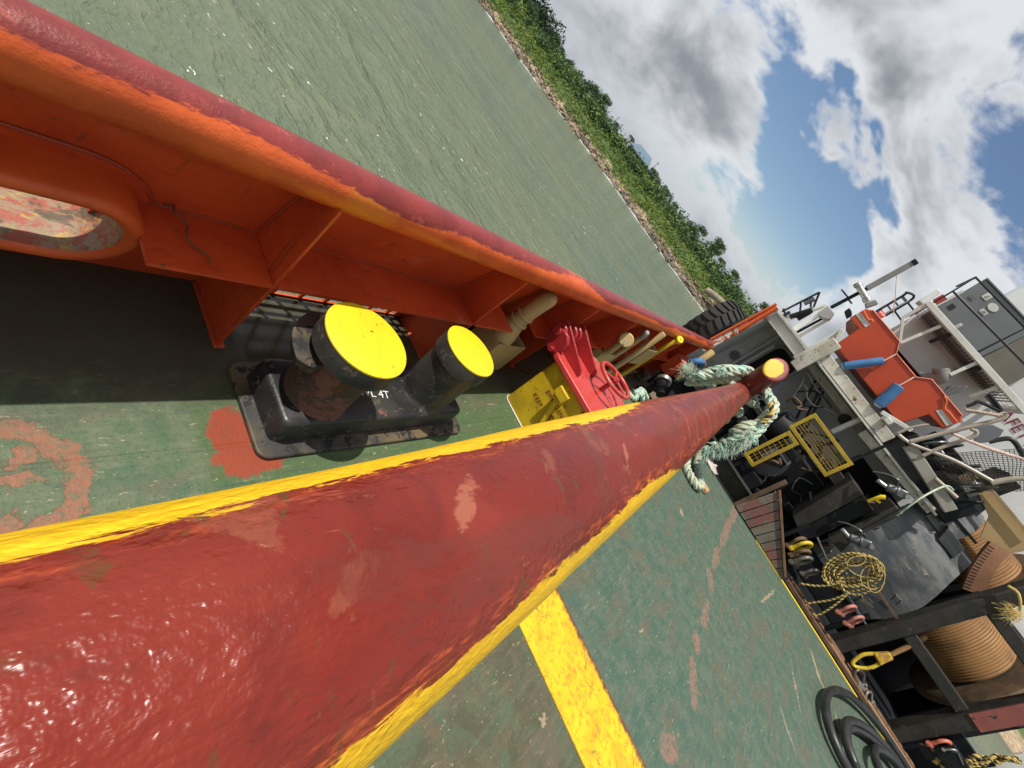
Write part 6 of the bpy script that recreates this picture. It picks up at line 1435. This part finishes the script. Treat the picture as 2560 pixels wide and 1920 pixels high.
for q_, (px, py, X, s, k) in enumerate([(1393, 95, 78, 1.8, 2), (1405, 135, 78, 1.5, 2), (1430, 155, 80, 1.6, 2), (1450, 180, 80, 1.8, 2), (1475, 205, 78, 1.7, 2), (1508, 262, 76, 1.7, 2), (1515, 275, 78, 1.4, 2)]): sky_tree(px, py, X, s, k, 'dark rounded skyline tree, %s after the tall dark group' % nth(q_+1))
bank_row = sorted([rnd.uniform(8, 90) for _ in range(46)], reverse=True); row_n = 0
for y in bank_row:
    d = rnd.uniform(14, 22); X = shore_x(y)+d; s = rnd.choice([rnd.uniform(.7, 1.1), rnd.uniform(1.1, 1.9)])
    if 39 < y < 48: continue
    tree((X, y, bank_z(d, y) + .1), s, rnd.choice([0, 0, 1, 2]), 'mid green bushy tree along the bank top, %s counted from the tall dark trees' % nth(row_n := row_n + 1), rnd.uniform(0, 6), rnd.uniform(.7, 1.0))
# palms
def palm(px, py, X, h, label):
    p = atX(px, py, X); T = thing('palm_tree', label, 'palm', (p.x, p.y, p.z - h), 'palms on the skyline')
    m = MB(); m.tube([(p.x, p.y, p.z-h), (p.x+.05, p.y+.1, p.z-h*.5), (p.x, p.y, p.z)], [.13, .10, .08], 8); obj('trunk', m, bark, T)
    m = MB()
    for k in range(13):
        a = k*.483*2; el = rnd.uniform(-.1, .8); prev = None; L = 1.0
        pts = [V((p.x, p.y, p.z)) + V((math.cos(a)*L*f, math.sin(a)*L*f, math.sin(el)*L*f - .9*f*f*L)) for f in (0, .3, .6, .85, 1.0)]
        sd = V((-math.sin(a), math.cos(a), 0)); ww = [.05, .16, .17, .10, .02]; kk = len(m.v)
        for q, w_ in zip(pts, ww): m.v += [tuple(q - sd*w_ - V((0, 0, w_*.5))), tuple(q), tuple(q + sd*w_ - V((0, 0, w_*.5)))]
        for i in range(4):
            b0 = kk + 3*i; m.f += [(b0, b0+1, b0+4, b0+3), (b0+1, b0+2, b0+5, b0+4)]
    obj('fronds', m, leaf_x, T, smooth=False)
palm(1487, 222, 82, 3.5, 'palm on the skyline left of the row of poles'); palm(1498, 248, 82, 3.0, 'short palm just right of the first palm'); palm(1427, 155, 84, 3.0, 'small palm among the dark skyline trees'); palm(1583, 345, 80, 3.2, 'palm rising behind the blue shed roof')
# poles
for i, (px, py, X, h) in enumerate([(1503, 236, 82, 4), (1517, 252, 82, 3.5), (1549, 292, 82, 4), (1558, 311, 82, 3.5), (1648, 406, 80, 4), (1670, 465, 78, 3), (1725, 534, 78, 4), (1857, 723, 76, 3)]):
    p = atX(px, py, X); T = thing('utility_pole', ['thin grey pole nearest the dark trees', 'thin pole beside the short palm', 'taller thin pole in the middle of the skyline', 'thin pole next to the taller one', 'thin pole standing beside the shed', 'short pole below the shed end', 'pole with crossarm above the lower bank', 'faint pole above the tyre'][i], 'pole', (p.x, p.y, p.z-h), 'poles on the skyline')
    m = MB(); m.tube([(p.x, p.y, p.z-h), (p.x, p.y, p.z)], [.07, .05], 8); obj('pole', m, mast_m, T)
    m = MB(); m.bar((p.x, p.y-.35, p.z-.25), (p.x, p.y+.35, p.z-.25), .07); obj('crossarm', m, mast_m, T)
# shed
T = thing('shed', 'long shed with a blue grey roof on top of the bank', 'shed', (77, 44, 0))
a, b = V((75, 46.8, 2.8)), V((75, 41.0, 2.8)); ridge0, ridge1 = V((78, 46.85, 3.95)), V((78, 43.4, 3.95)); ev0, ev1 = V((75, 46.8, 2.75)), V((75, 41.0, 2.75))
m = MB(); m.prism([ev0, ev1, ridge1, ridge0], (0, 0, .12)); obj('roof', m, roof_m, T)
m = MB(); m.box((75.4, b.y+.2, ev0.z-3.2), (80, a.y-.2, ev0.z-.03)); obj('wall', m, shed_m, T)
for i in range(6):
    y = a.y - .8 + (b.y-a.y+1.6)*i/5; m = MB(); m.box((75.25, y-.1, ev0.z-3.2), (75.38, y+.1, ev0.z-.05)); obj('column', m, mast_m, T)
